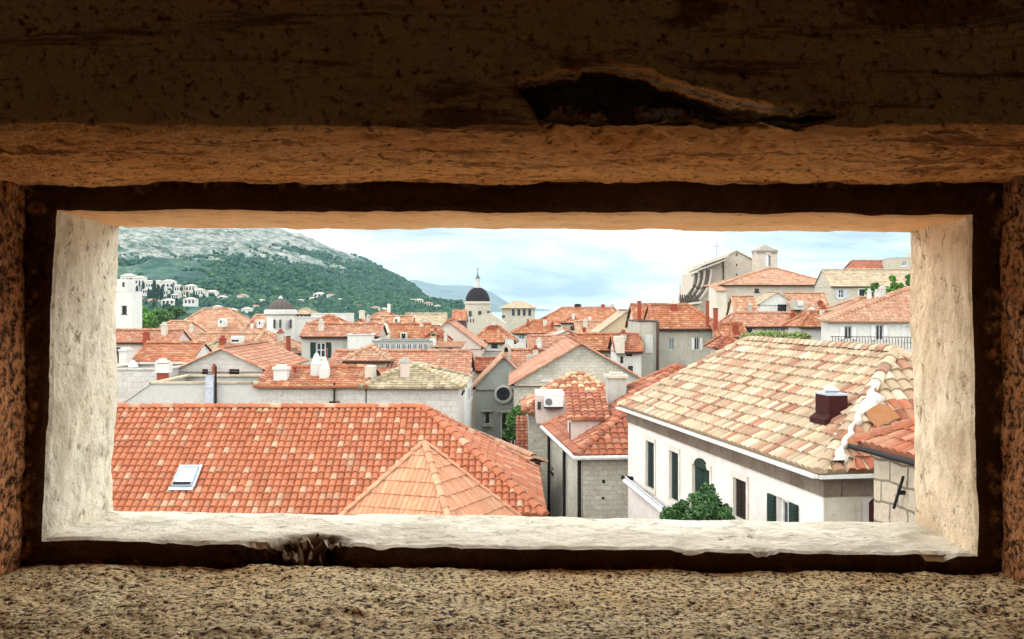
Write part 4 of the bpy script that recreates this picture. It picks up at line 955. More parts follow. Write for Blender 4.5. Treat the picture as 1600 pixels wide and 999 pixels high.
# cornices following the sloping top
def band(acc, a, b, y, hgt, dep): acc.prism([a, b, b+np.array((0, 0, hgt)), a+np.array((0, 0, hgt))], (0, dep, 0))
g = Acc(); a, b = J(1076, 423, -3.2), J(1133, 402, -3.2); band(g, a, b, 0, .55, 6); band(g, J(1079, 427.5, -2.8), J(1130, 408, -2.8), 0, .35, 5.5)
band(g, J(1130, 402, -.35), J(1151, 392.6, -.35), 0, .3, 20); band(g, J(1151, 392.6, -.35), J(1188, 412.5, -.35), 0, .3, 20); band(g, J(1058, 478.5, -3), J(1092, 474, -3), 0, .35, 4)
g.build('cornice', W_CREAM, ro)
VD = plaster('volute_dark', (.09, .07, .055), amt=.5)  # dark tone painting the shading of the volutes and the gaps between
def vcurve(k_, t): return 1085+k_*25-(6+17*(1-k_*.25))*max(0, t)**2.4-2*k_, 427-k_*6+(46+k_*2)*t
g = Acc(); n_ = 12; L_ = [J(*vcurve(0.04, t), -1.7) for t in np.linspace(0, 1, n_)]; R_ = [J(*vcurve(.98, t), -1.7) for t in np.linspace(0, 1, n_)]
for i in range(n_-1): g.quad(L_[i+1], R_[i+1], R_[i], L_[i])
g.build('volute_recess', VD, ro)
for k_, (f_, rr_, m_) in enumerate(((.0, .34, VD), (.18, .22, WJ), (.36, .28, VD), (.56, .22, WJ), (.76, .30, VD), (1.0, .24, WJ))):
    g = Acc(); g.tube([J(*vcurve(f_, t), -1.9) for t in np.linspace(0, 1, n_)], rr_, 6); g.build('volute', m_, ro)
g = Acc()
for i in range(9): x_ = 1063+i*3.4; g.lathe(XP(x_, Yj-2.5), Yj-2.5, [(.14, ZP(475, Yj)), (.22, ZP(470, Yj)), (.12, ZP(464, Yj)), (.16, ZP(461, Yj)), (0, ZP(461, Yj))], 6)
g.build('balustrade', plaster('volute_dark', (.20, .17, .14)), ro)
g = Acc(); g.box(J(1129.2, 470, -.25), (.22, 0, 0), (0, .24, 0), (0, 0, ZP(404, Yj)-ZP(470, Yj))); g.build('downpipe', W_DARKBROWN, ro)
g = Acc()
for (x_, y_, w_) in ((1151, 398, 2), (1151, 414, 2), (1151, 429, 1.4)): g = Acc(); g.bx(XP(x_-w_/2, Yj), XP(x_+w_/2, Yj), Yj-.06, Yj+.05, ZP(y_+2.2, Yj), ZP(y_-1.6, Yj)); g.build('window', M_DARK, ro)
g = Acc()
for (x_, yb_, yt_, r_) in ((1062.5, 470, 434, 2.4), (1082.5, 421, 408, 1.2), (1100.5, 413, 400, 1.2)):
    xx = XP(x_, Yj-1); h_ = ZP(yt_, Yj)-ZP(yb_, Yj); z_ = ZP(yb_, Yj); k_ = Yj/F
    g = Acc(); g.lathe(xx, Yj-1, [(r_*1.3*k_, z_), (r_*1.3*k_, z_+h_*.18), (r_*k_*.8, z_+h_*.2), (r_*k_*.5, z_+h_*.55), (0, z_+h_)], 6); g.build('pinnacle', WJ, ro)
g = Acc(); xx = XP(1118, Yj); w_ = .13; g.lathe(xx, Yj-1, [(.6, ZP(407, Yj)), (.35, ZP(403, Yj)), (.16, ZP(401, Yj)), (0, ZP(400, Yj))], 8); g.bx(xx-w_, xx+w_, Yj-1.1, Yj-.9, ZP(403, Yj), ZP(380, Yj)); g.bx(xx-.55, xx+.55, Yj-1.09, Yj-.91, ZP(386.3, Yj), ZP(384.2, Yj)); g.build('cross', M_GREY, ro)
# tower
tw_ = House('bell_tower', 'square stone bell tower with open arch and pyramid roof, beside the hill church', (XP(1185.5, 192), 192.), 14, 3.65, 2.6, ZP(391, 192), t=.75, kind='pyrx', wall=WJ, roof=T_TAN, o=.12, zb=-12, cat='bell tower')
tw_.P = tw_.P
xa, xb = tw_.local(0, 1197.5, 400)[0], tw_.local(0, 1206, 400)[0]
cA = .75
acc = Acc(); Wt, Dt = tw_.w, tw_.d; z1_, z2_ = ZP(416, 192), ZP(401, 192); zt_ = tw_.ze
def wbox(a0_, a1_, b0_, b1_, z0_, z1__): acc.box(tw_.P*np.array((1, 1, 0))+tw_.u*a0_+tw_.b*b0_+zz*z0_, tw_.u*(a1_-a0_), tw_.b*(b1_-b0_), zz*(z1__-z0_))
wbox(0, Wt, 0, Dt, -12, z1_); wbox(0, 1.4, 0, .6, z1_, zt_); wbox(Wt-1.3, Wt, 0, .6, z1_, zt_); wbox(0, 1.2, Dt-.6, Dt, z1_, zt_); wbox(Wt-.45, Wt, Dt-.4, Dt, z1_, zt_); wbox(Wt-.4, Wt, .6, Dt-.4, z1_, zt_)
wbox(0, .35, .6, Dt-.6, z1_, z2_+.4); wbox(0, Wt, 0, Dt, z2_+.42, zt_-.001)
n_ = 8; mx = (1.4+Wt-1.3)/2; rr = (Wt-2.7)/2
for a, b in zip(np.linspace(0, math.pi, n_+1)[:-1], np.linspace(0, math.pi, n_+1)[1:]):
    p = lambda t: tw_.P*np.array((1, 1, 0))+tw_.u*(mx+rr*math.cos(t))+zz*(z2_-.2+rr*math.sin(t))
    top = lambda t: tw_.P*np.array((1, 1, 0))+tw_.u*(mx+rr*math.cos(t))+zz*(z2_+.42)
    acc.prism([p(a), top(a), top(b), p(b)], tw_.b*.6)
tw_._wallface = lambda *a, **k: None
acc2 = Acc(); 
_old = Acc.build
tw_done = tw_
# roof of the tower, built like the others
class _T: pass
def tower_roof(s):
    r = Acc(); P, u, b, w, d = s.P, s.u, s.b, s.w, s.d; half = d/2+s.o; rise = s.t*half; W = w+2*s.o
    O = P-u*s.o-b*s.o; O = O*np.array((1, 1, 0))+zz*s.ze; top = O+u*W/2+b*half+zz*rise
    cs = [O, O+u*W, O+u*W+b*2*half, O+b*2*half]
    for i in range(4): r.tri(cs[i], cs[(i+1) % 4], top, [(.5, .5), (.5, .5), (.5, .5)])
    r.quad(*[c-zz*.02 for c in cs[::-1]], uv=[(.5, .5)]*4)
    for i in range(4): r.quad(cs[i]-zz*.25, cs[(i+1) % 4]-zz*.25, cs[(i+1) % 4], cs[i], uv=[(.5, .5)]*4)
    r.build('roof', plaster('tower_roof', (.40, .34, .28), amt=.4), s.root)
acc.build('wall', WJ, tw_.root); tower_roof(tw_)
# side roof range in front of the church
jr = px_house('church side range with broad salmon hip roof and dark arched window', 1130, 1300, 443, 420, 165, 'hipx', WJ, T_PEACH, t=.40, yaw=0, hi=9, hi2=7, o=.6, zb=-12)
jr.win(0, 1137, 473, 1143.5, 492, depth=.4); jr.win(0, 1179, 451, 1186, 457); jr.done()
jb = px_house('pale buttress wall with lean-to roof at the left end of the church side range', 1119, 1136, 454, 446, 160, 'shedx', W_CREAM, T_PEACH, t=.35, d=6, zb=-12); jb.done()
# ---- white bell tower at the far left
bt = px_house('white stone bell tower with arched bell opening at the left edge', 160, 206.5, 456, 456, 170, 'flat', W_WHITE, W_WHITE, d=4.6, cat='bell tower', name='bell_tower')
bt.win(0, 190, 478, 198, 491, depth=.6); bt.done()
g = Acc(); x0_, x1_ = XP(160, 170), XP(197, 170); g.bx(x0_+.3, x1_, 170.4, 174.2, bt.ze-.3, ZP(436, 170)); g.build('belfry', W_WHITE, bt.root)
g = Acc(); g.bx(XP(190, 170), XP(193, 170), 170.3, 170.5, ZP(448, 170), ZP(441, 170)); g.build('belfry_window', M_DARK, bt.root)

ro = empty('wall_rail', (XP(985, 31), 31, ZP(747, 31)), 'pale sloping rail on a dark bracket against the pinkish white wall', 'rail')
def on_wall(px, py, out):
    a_, z_ = hT.local(3, px, py); return hT.c[3]*np.array((1, 1, 0))+nrm(hT.c[0]-hT.c[3])*a_+zz*z_-hT.u*out
A = on_wall(990, 751, .30); B = on_wall(1052, 800, .30); g = Acc(); g.tube([A, B], .10, 6); g.build('rail', M_GUTTER, ro)
g = Acc(); g.tube([A+np.array((0, 0, .14)), B+np.array((0, 0, .14))], .03, 5); g.build('upper_rail', M_GREY, ro)
g = Acc(); g.tube([on_wall(989, 748, -.02), A+np.array((-.12, 0, .12))], .07, 6); g.build('bracket', M_BLACK, ro)
# ================================================================== ground, hills
def grid_obj(name, P, mat, kind='structure', smooth=True):
    ny, nx = P.shape[:2]; acc = Acc(); i = np.arange(nx-1); Q = [np.stack([r*nx+i, r*nx+i+1, (r+1)*nx+i+1, (r+1)*nx+i], 1) for r in range(ny-1)]
    acc.add(P.reshape(-1, 3), Q=np.concatenate(Q), UV=P.reshape(-1, 3)[:, :2]); o = acc.build(name, mat, None, smooth); return tag(o, kind=kind)
# town ground: rises under the hill church on the right
xs = np.concatenate([np.linspace(-9000, -400, 12), np.linspace(-300, 300, 80), np.linspace(400, 9000, 12)]); ys = np.concatenate([np.linspace(-200, 400, 90), np.linspace(450, 14000, 25)])
Xg, Yg = np.meshgrid(xs, ys)
def gh(X, Y): return -21+9*np.clip((X-15)/35, 0, 1)*np.clip((Y-80)/80, 0, 1)*np.clip((500-Y)/200, 0, 1)
NG = NT('ground_stone'); pos = NG.pos(); NG.col(NG.ramp(NG.noise(pos, .5, 5), [(.3, (.22, .20, .16)), (.7, (.36, .33, .28))]))
grid_obj('ground', np.stack([Xg, Yg, gh(Xg, Yg)], -1), NG.m)

NS = NT('sea_water'); NS.col((.05, .11, .14)); NS.b.inputs['Roughness'].default_value = .12; NS.b.inputs['Specular IOR Level'].default_value = .5
bb = NS.bump(NS.noise(NS.pos(), .6, 3), .15, .5); NS.l(bb.outputs[0], NS.b.inputs['Normal'])
xs = np.linspace(-9000, 9000, 10); ys = np.linspace(560, 14000, 10); Xs, Ys = np.meshgrid(xs, ys); grid_obj('sea', np.stack([Xs, Ys, Xs*0-20.2], -1), NS.m)
SIL = np.array([(-200, 250), (100, 300), (250, 312), (330, 322), (400, 343), (430, 357), (470, 370), (500, 384), (530, 396), (560, 405), (590, 417), (620, 431), (645, 443), (660, 457), (675, 472), (690, 484), (705, 489), (730, 491)], float)
def crestY(px): return np.interp(px, [-200, 430, 560, 650, 730], [2300, 1900, 1600, 1250, 1000])
def baseY(px): return np.interp(px, [-200, 730], [430, 520])
def hill_pt(px, t):
    """px: bearing in the photograph, t: 0 foot of the hill, 1 crest"""
    px = np.asarray(px, float); t = np.asarray(t, float)
    yc = np.interp(px, SIL[:, 0], SIL[:, 1]); Yc = crestY(px); Yb = baseY(px); Y = Yb+(Yc-Yb)*t
    zc = (HY-yc)/F*Yc; tt = np.clip(t, 0, 1); z = -16+(zc+16)*(tt**1.15)
    X = (px-800)/F*Y
    p = np.stack([X, Y, z], -1); sh = p.shape[:-1]; q = p.reshape(-1, 3)*np.array((1, 1, 0))
    nz = 16*fbm(q, 260, 3, 5)+5*(1-np.abs(fbm(q, 70, 3, 9)))-5+3.5*fbm(q, 22, 3, 19)
    fade = np.clip(tt*5, 0, 1)*np.clip((1.02-tt)*5, .22, 1)
    p[..., 2] += nz.reshape(sh)*fade
    over = np.clip(t-1, 0, 9); p[..., 2] -= over*500
    return p
pxs = np.linspace(-200, 730, 420); ts = np.concatenate([np.linspace(0, 1.0, 230), [1.03, 1.1, 1.3]])
PX, TS = np.meshgrid(pxs, ts)
NH = NT('hill_rock_and_scrub'); pos = NH.pos(); sep = NH.n('ShaderNodeSeparateXYZ'); NH.l(pos, sep.inputs[0])
mp = NH.n('ShaderNodeMapping'); mp.inputs['Scale'].default_value = (1, 1, 1.6); NH.l(pos, mp.inputs['Vector'])
big = NH.noise(mp.outputs[0], .0055, 6, .62, .5); mid = NH.noise(mp.outputs[0], .035, 6, .72, .3); fine = NH.noise(pos, .16, 5, .75)
zf = NH.n('ShaderNodeMapRange'); zf.inputs['From Min'].default_value = 25; zf.inputs['From Max'].default_value = 115; NH.l(sep.outputs[2], zf.inputs['Value'])
xf = NH.n('ShaderNodeMapRange'); xf.inputs['From Min'].default_value = -150; xf.inputs['From Max'].default_value = -420; NH.l(sep.outputs[0], xf.inputs['Value'])
v = NH.math('ADD', NH.math('MULTIPLY', mid, .5), NH.math('MULTIPLY', fine, .5))
bias = NH.math('ADD', NH.math('MULTIPLY', NH.math('SUBTRACT', zf.outputs[0], .50), .13), NH.math('MULTIPLY', NH.math('SUBTRACT', big, .5), .55))
bias = NH.math('ADD', bias, NH.math('MULTIPLY', NH.math('SUBTRACT', xf.outputs[0], .45), .10))
rk = NH.ramp(NH.math('ADD', v, bias), [(.455, (0, 0, 0)), (.53, (1, 1, 1))])
veg = NH.ramp(NH.noise(pos, .03, 5, .7), [(.35, (.006, .036, .028)), (.52, (.016, .060, .042)), (.68, (.055, .105, .062))])
rock = NH.ramp(NH.noise(pos, .09, 5, .75), [(.36, (.04, .07, .05)), (.46, (.13, .15, .12)), (.55, (.24, .235, .21)), (.66, (.33, .315, .29))])
c = NH.mix(rk, veg, rock)
NH.col(c); NH.b.inputs['Roughness'].default_value = .95
b = NH.bump(NH.math('ADD', mid, NH.math('MULTIPLY', fine, .5)), 10, .8); NH.l(b.outputs[0], NH.b.inputs['Normal'])
grid_obj('hill', hill_pt(PX, TS), NH.m)

SM = np.array([(560, 452), (620, 440), (650, 437), (665, 441), (690, 446), (712, 445.5), (735, 447), (752, 451), (770, 458), (785, 468), (800, 477), (815, 482), (860, 484)], float)
px2 = np.linspace(500, 860, 160); t2 = np.concatenate([np.linspace(0, 1, 60), [1.05, 1.2]]); PX2, T2 = np.meshgrid(px2, t2)
Yc2 = 6000; Yb2 = 4300; Y2 = Yb2+(Yc2-Yb2)*T2; yc2 = np.interp(PX2, SM[:, 0], SM[:, 1]); zc2 = (HY-yc2)/F*Yc2
X2 = (PX2-800)/F*Y2; Z2 = -20+(zc2+20)*np.clip(T2, 0, 1)**1.1-np.clip(T2-1, 0, 1)*400
q = np.stack([X2, Y2, Y2*0], -1).reshape(-1, 3); Z2 = Z2+(fbm(q, 400, 4, 33)*14).reshape(Z2.shape)*np.clip(T2*4, 0, 1)*np.clip((1.05-T2)*4, .1, 1)
NM = NT('far_mountain'); pos = NM.pos(); NM.col(NM.ramp(NM.noise(pos, .004, 6, .65), [(.35, (.02, .045, .04)), (.65, (.07, .085, .075))])); NM.b.inputs['Roughness'].default_value = .95
grid_obj('mountain', np.stack([X2, Y2, Z2], -1), NM.m)

# ---- scrub and woods on the hill: uncountable, one object
ico_v = []; ph = (1+5**.5)/2
for a in (-1, 1):
    for b_ in (-ph, ph): ico_v += [(0, a, b_), (a, b_, 0), (b_, 0, a)]
ico_v = np.array(ico_v, float); ico_v /= np.linalg.norm(ico_v[0])
from itertools import combinations
def hull_tris(v):
    d = min(np.linalg.norm(v[0]-v[i]) for i in range(1, 12)); T = []
    for i, j, k in combinations(range(12), 3):
        if max(np.linalg.norm(v[i]-v[j]), np.linalg.norm(v[j]-v[k]), np.linalg.norm(v[i]-v[k])) < d*1.05:
            n = np.cross(v[j]-v[i], v[k]-v[i]); T.append([i, j, k] if np.dot(n, v[i]) > 0 else [i, k, j])
    return np.array(T)
ico_t = hull_tris(ico_v)
def blobs(centers, sizes, stretch=1.0, seed=3):
    r = np.random.default_rng(seed); n = len(centers); J = 1+r.normal(0, .22, (n, 12, 1))
    V = ico_v[None]*J*sizes[:, None, None]; V[..., 2] *= stretch; V = V+centers[:, None, :]
    T = ico_t[None]+(np.arange(n)*12)[:, None, None]; return V.reshape(-1, 3), T.reshape(-1, 3)
r = np.random.default_rng(5)
n = 90000; px_ = r.uniform(120, 720, n); t_ = r.uniform(0.02, 1.0, n)**1.2
P = hill_pt(px_, t_)
dens = fbm(P*np.array((1, 1, 0)), 150, 3, 71)+.5*fbm(P*np.array((1, 1, 0)), 35, 2, 72)
proj = HY-P[:, 2]/P[:, 1]*F
right = np.clip((px_-380)/170, 0, 1)
base_ = np.interp(proj, [350, 395, 425, 445, 470], [1.1, .75, .12, -.32, -.5]); thr = base_-.75*right*np.interp(proj, [380, 420], [.2, 1])
thr = thr+r.normal(0, .22, n)
keep = dens > thr
P = P[keep]; sz = r.uniform(.7, 1.9, len(P))*np.interp(P[:, 1], [450, 1500], [.75, 1.35])
V, T = blobs(P+np.stack([sz*0, sz*0, sz*.5], 1), sz, 1.0)
acc = Acc(); acc.add(V, T=T)
NW = NT('woods_foliage'); gi = NW.n('ShaderNodeNewGeometry')
NW.col(NW.ramp(gi.outputs['Random Per Island'], [(0, (.006, .028, .020)), (.6, (.015, .052, .030)), (1, (.04, .088, .04))])); NW.b.inputs['Roughness'].default_value = .9
tag(acc.build('hillside_woods', NW.m, None, False), 'dark green woods and scrub covering the hillside', 'woods', kind='stuff')

# ---- white houses on the foot of the hill
def hill_at(px, py):
    ts_ = np.linspace(0, 1, 400); p = hill_pt(np.full(400, float(px)), ts_); pr = HY-p[:, 2]/p[:, 1]*F
    k = np.argmax(pr <= py); return p[k]
def villa(px, pbot, ptop, wpx, label, group='white houses among the trees at the foot of the hill', roof=None, nwin=0, zshift=0.):
    p = hill_at(px, pbot); Y = p[1]; w = wpx/F*Y; X0 = p[0]-w/2; ze = ZP(ptop, Y)+0.
    rise = .0
    a = Acc(); d = w*.7; ro = empty('white_house', (p[0], Y, p[2]), label, 'house', group)
    a.bx(X0, X0+w, Y, Y+d, p[2]-8, ze); a.build('wall', W_WHITE, ro)
    rf = Acc(); zz0 = ze+.02; h_ = min(1.6, w*.16); O = (X0-.4, Y-.4)
    A = np.array((X0-.4, Y-.4, ze)); B = np.array((X0+w+.4, Y-.4, ze)); C = np.array((X0+w+.4, Y+d+.4, ze)); D = np.array((X0-.4, Y+d+.4, ze)); m = min(w, d)/2
    r0 = np.array((X0+m, Y+d/2, ze+h_)); r1 = np.array((X0+w-m, Y+d/2, ze+h_))
    rf.quad(A, B, r1, r0); rf.quad(C, D, r0, r1); rf.tri(B, C, r1); rf.tri(D, A, r0); rf.quad(D, C, B, A); rf.build('roof', roof or W_CREAM, ro)
    if nwin:
        ww = w/(nwin*2+1)
        for i in range(nwin): wn = Acc(); wn.bx(X0+ww*(2*i+1), X0+ww*(2*i+2), Y-.08, Y+.05, (p[2]+ze)/2-.2, (p[2]+ze)/2+1.4); wn.build('window', M_DARK, ro)
V_ = [(199, 448, 431, 22), (246, 464, 440, 13), (262, 456, 440, 20), (297, 460, 447, 17), (218, 452, 434, 17), (233, 458, 440, 13), (210, 462, 449, 14), (228, 464, 453, 12), (278, 462, 447, 13), (257, 466, 455, 13), (288, 468, 456, 12), (311, 466, 453, 14), (273, 470, 461, 12), (236, 478, 470, 20), (262, 480, 470, 22), (296, 480, 468, 20), (316, 463, 455, 14),
      (330, 463, 456, 18), (346, 470, 464, 14), (378, 468, 462, 16), (362, 490, 484, 14), (385, 490, 483, 16), (216, 474, 466, 14), (339, 484, 479, 13), (499, 468, 460, 20), (516, 467, 461, 12),
      (488, 471, 466, 10), (530, 472, 468, 9), (548, 468, 464, 8), (470, 474, 469, 9), (655, 478, 469, 12), (669, 482, 474, 13), (683, 486, 478, 9), (645, 474, 468, 8), (586, 487, 481, 14), (600, 489, 483, 12),
      (572, 478, 474, 8), (560, 482, 477, 9), (624, 481, 476, 8), (408, 474, 469, 9), (398, 484, 478, 10), (440, 474, 470, 8)]
for i, (a, b_, c_, d_) in enumerate(V_):
    big_ = {0: 'tallest white villa right beside the white bell tower', 2: 'broad white villa among cypresses right of the tallest one', 24: 'long pale villa in the woods midway along the hill foot',
            30: 'pale house at the right tip of the hill slope', 31: 'lowest pale house at the right tip of the hill slope'}
    villa(a, b_, c_, d_, big_.get(i, 'small white house among the trees at the foot of the hill'), roof=T_PEACH if i % 3 == 1 and i > 7 else None, nwin=0 if c_ > b_-8 else 3)

# ---- trees
LEAF_D = leafmat('leaf_dark', (.006, .026, .010), (.07, .15, .04)); LEAF_B = leafmat('leaf_bright', (.03, .10, .012), (.13, .26, .04)); LEAF_M = leafmat('leaf_mid', (.02, .065, .015), (.09, .18, .04))
LEAF_C = leafmat('leaf_cypress', (.006, .022, .014), (.02, .055, .03)); BARK = flat('bark', (.12, .085, .055), .9)
def leaf_cloud(centers, radii, n, size, seed):
    r = np.random.default_rng(seed); k = r.integers(0, len(centers), n); d = r.normal(0, 1, (n, 3)); d /= np.linalg.norm(d, axis=1)[:, None]
    rad = radii[k]*(r.uniform(.25, 1.0, n)**.5); C = centers[k]+d*rad[:, None]*np.array((1, 1, .85))
    a = r.normal(0, 1, (n, 3)); a += d*0; a /= np.linalg.norm(a, axis=1)[:, None]; b = np.cross(a, r.normal(0, 1, (n, 3))); b /= np.linalg.norm(b, axis=1)[:, None]
    s = size*r.uniform(.6, 1.3, n)[:, None]
    V = np.stack([C-a*s, C-b*s*.55, C+a*s, C+b*s*.55], 1).reshape(-1, 3); Q = np.arange(n*4).reshape(-1, 4); return V, Q
def tree(name, label, cat, base, top, width, n, size, mat, seed, group=None, nclump=16, shape=1.0, depth=None, crown_from=.25):
    base = np.asarray(base, float); H = top-base[2]; r = np.random.default_rng(seed); ro = empty(name, tuple(base), label, cat, group)
    tk = Acc(); m = base+np.array((0, 0, H*.45)); w = width/2
    tk.tube([base-np.array((0, 0, .5)), base+np.array((w*.05, 0, H*.2)), m, base+np.array((-w*.05, 0, H*.8))], [w*.11+.03, w*.08+.02, w*.06, .02], 7)
    cs = []; rs = []
    for i in range(nclump):
        u_ = r.uniform(0, 1); zc = base[2]+(H-w*.5)*(crown_from+(1-crown_from)*u_); prof = math.sin(math.pi*min(1, (.18+u_*.85)))**.6 if shape == 1.0 else (1-u_)**.8
        an = r.uniform(0, 2*math.pi); rr = w*.62*prof*r.uniform(.35, 1)
        c = np.array((base[0]+rr*math.cos(an), base[1]+rr*math.sin(an)*(depth or 1), zc)); cs.append(c); rs.append(w*(.26+.2*r.uniform())*(prof*.6+.4))
        if i % 3 == 0: tk.tube([m*.5+base*.5, (m+c)/2+np.array((0, 0, -.05*H)), c], [w*.05+.015, w*.03+.01, .01], 5)
    tk.build('trunk', BARK, ro)
    V, Q = leaf_cloud(np.array(cs), np.array(rs), n, size, seed); a = Acc(); a.add(V, Q=Q); a.build('crown', mat, ro)
# bush and shrubs in front of the pinkish white house
def bush(label, Y, blobs_, n, size, mat, seed, root_px):
    ro = empty('bush', (XP(root_px, Y), Y, ZP(960, Y)), label, 'bush'); cs = []; rs = []; r = np.random.default_rng(seed); tk = Acc(); b0 = np.array((XP(root_px, Y), Y, ZP(960, Y)))
    for (x_, y_, q_) in blobs_:
        for k in range(3): cs.append(at(x_+r.normal(0, q_*.25), y_+r.normal(0, q_*.2), Y+r.normal(0, .25))); rs.append(q_/F*Y*r.uniform(.75, 1.05))
        tk.tube([b0, (b0+cs[-1])/2+np.array((.1, 0, .1)), cs[-1]], [.05, .03, .01], 5)
    V, Q = leaf_cloud(np.array(cs), np.array(rs), n, size, seed); A_ = Acc(); A_.add(V, Q=Q); A_.build('crown', mat, ro); tk.build('stem', BARK, ro)
bush('dark green leafy bush against the pinkish white house wall', 26., [(1103, 772, 15), (1092, 786, 17), (1118, 784, 17), (1104, 800, 20), (1128, 800, 15), (1085, 806, 16), (1140, 812, 12), (1110, 822, 24), (1080, 826, 20), (1135, 828, 18)], 9000, .045, LEAF_D, 11, 1105)
bush('lower dark bush left of the taller one below the green shutters', 27., [(1062, 792, 12), (1050, 802, 13), (1070, 806, 14), (1040, 810, 10), (1055, 822, 18), (1075, 826, 14)], 5200, .045, LEAF_D, 12, 1058)
PXT = ('green tree beside the chapel door in the street', 62, [(800, 650, 10), (812, 644, 9), (806, 662, 13), (796, 674, 12), (810, 682, 12), (818, 668, 8)], 5200, .085, None, 13, 806, -16)
PXU = ('green tree in the gap right of the dark brown yard wall', 50, [(820, 712, 7), (824, 728, 8), (819, 742, 9), (823, 760, 10)], 3000, .07, None, 14, 821, -16)
def pxtree(label, Y, blobs_, n, size, mat, seed, root_px, zroot, group=None, sq=.8):
    ro = empty('tree', (XP(root_px, Y), Y, zroot), label, 'tree', group); cs = []; rs = []; r = np.random.default_rng(seed); tk = Acc(); b0 = np.array((XP(root_px, Y), Y, zroot))
    top = max(ZP(b[1], Y) for b in blobs_); mid_ = b0+np.array((0, 0, (top-zroot)*.6)); tk.tube([b0, mid_], [.3, .16], 7)
    for (x_, y_, q_) in blobs_:
        for k in range(4): cs.append(at(x_+r.normal(0, q_*.3), y_+r.normal(0, q_*.25), Y+r.normal(0, q_/F*Y*.6))); rs.append(q_/F*Y*r.uniform(.5, .95))
        tk.tube([mid_, (mid_+cs[-1])/2, cs[-1]], [.12, .07, .02], 5)
    V, Q = leaf_cloud(np.array(cs), np.array(rs), n, size, seed); A_ = Acc(); A_.add(V, Q=Q); A_.build('crown', mat, ro); tk.build('trunk', BARK, ro)
for q_ in (PXT, PXU): pxtree(*q_[:5], LEAF_M, *q_[6:])
G1 = 'trees above the orange roof'
pxtree('dark green tree in front of the beige stone block, left of the three', 100, [(1358, 456, 7), (1365, 449, 6), (1372, 457, 8), (1384, 460, 7), (1365, 466, 9)], 3600, .13, LEAF_M, 20, 1368, -9, G1)
pxtree('brighter green pointed tree in front of the beige stone block', 100, [(1396, 436, 5), (1398, 445, 8), (1406, 449, 9), (1392, 454, 8), (1400, 462, 10), (1412, 458, 7)], 4200, .13, LEAF_B, 21, 1400, -9, G1)
pxtree('dark tree cut by the right jamb above the orange roof', 98, [(1420, 434, 4), (1422, 444, 6), (1421, 455, 8), (1430, 448, 8)], 2600, .13, LEAF_M, 22, 1423, -9, G1)
G2 = 'trees by the white bell tower'
pxtree('bright green round tree right of the white bell tower', 190, [(214, 492, 7), (222, 488, 8), (232, 494, 9), (218, 502, 9), (228, 508, 10)], 4200, .26, LEAF_B, 30, 222, -20, G2)
pxtree('bright green tree beneath the cypresses', 198, [(244, 488, 7), (254, 490, 8), (262, 496, 8), (248, 500, 9), (240, 506, 8)], 3600, .26, LEAF_M, 31, 250, -20, G2)
pxtree('darker green tree next to the peach roofs', 204, [(270, 486, 7), (278, 484, 7), (284, 490, 7), (272, 496, 8)], 3000, .26, LEAF_D, 32, 276, -20, G2)
pxtree('low dark green tree at the foot of the bell tower', 184, [(210, 506, 6), (214, 512, 7), (222, 516, 8)], 2600, .26, LEAF_D, 33, 214, -20, G2)
ro = empty('climbing_hedge', (XP(1212, 78), 78, ZP(545, 78)), 'strip of pale green climbing plants on the terrace below the veranda windows', 'hedge')
cs = np.array([at(1164+i*5.6, 527-(3 if 3 < i < 12 else 0)+r.normal(0, 1), 78+r.normal(0, .3)) for i in range(18)]); V, Q = leaf_cloud(cs, np.full(18, .38), 3600, .10, 41); a = Acc(); a.add(V, Q=Q)
a.build('foliage', leafmat('leaf_olive', (.10, .15, .04), (.26, .30, .10)), ro)
g = Acc(); g.bx(XP(1160, 78), XP(1262, 78), 77.8, 78.4, -14, ZP(531, 78)); g.build('planter_wall', W_CREAM, ro)

# cypresses
CY = [(214, 466, 448), (224, 462, 442), (232, 470, 452), (254, 464, 446), (271, 458, 444), (284, 462, 449), (293, 472, 458), (303, 470, 455), (318, 472, 459), (212, 478, 464), (245, 478, 462), (203, 452, 437), (209, 456, 440), (218, 457, 445), (241, 468, 440), (247, 470, 446), (252, 472, 452), (269, 466, 456), (236, 474, 455), (285, 468, 461), (304, 468, 462), (221, 476, 462), (240, 484, 468),
      (276, 490, 468), (281, 492, 474), (256, 488, 474), (263, 490, 476), (228, 482, 470), (337, 474, 466), (352, 478, 470), (325, 482, 474), (368, 486, 478), (310, 478, 470)]
first = None
for i, (a_, b_, c_) in enumerate(CY):
    p = hill_at(a_, b_); Y = p[1]; H_ = (b_-c_)/F*Y*1.05; w_ = H_*.32
    if first is None:
        ro = empty('cypress', tuple(p), 'dark cypress standing among the white villas on the hill foot', 'cypress', 'cypresses on the foot of the hill')
        cs = np.array([(0, 0, q) for q in np.linspace(.12, .9, 9)])+p; rs = np.array([.13*math.sin(math.pi*(.15+.72*q))**.6 for q in np.linspace(.12, .95, 9)])
        V, Q = leaf_cloud(np.array([(0, 0, q) for q in np.linspace(.12, .9, 9)]), rs, 700, .055, 50); V[:, 2] = np.clip(V[:, 2], .02, 1.05)
        A_ = Acc(); A_.add(V+p, Q=Q); cr = A_.build('crown', LEAF_C, ro); tk = Acc(); tk.tube([p, p+np.array((0, 0, .3))], .03, 6); tr = tk.build('trunk', BARK, ro); first = ro
        ro.scale = (H_*.9, H_*.9, H_)
    else:
        c1 = first.copy(); COL.objects.link(c1); c1.location = p; c1.scale = (H_*.9, H_*.9, H_); c1.rotation_euler = (0, 0, i*1.3)
        for ch in (cr, tr): k_ = ch.copy(); COL.objects.link(k_); k_.parent = c1
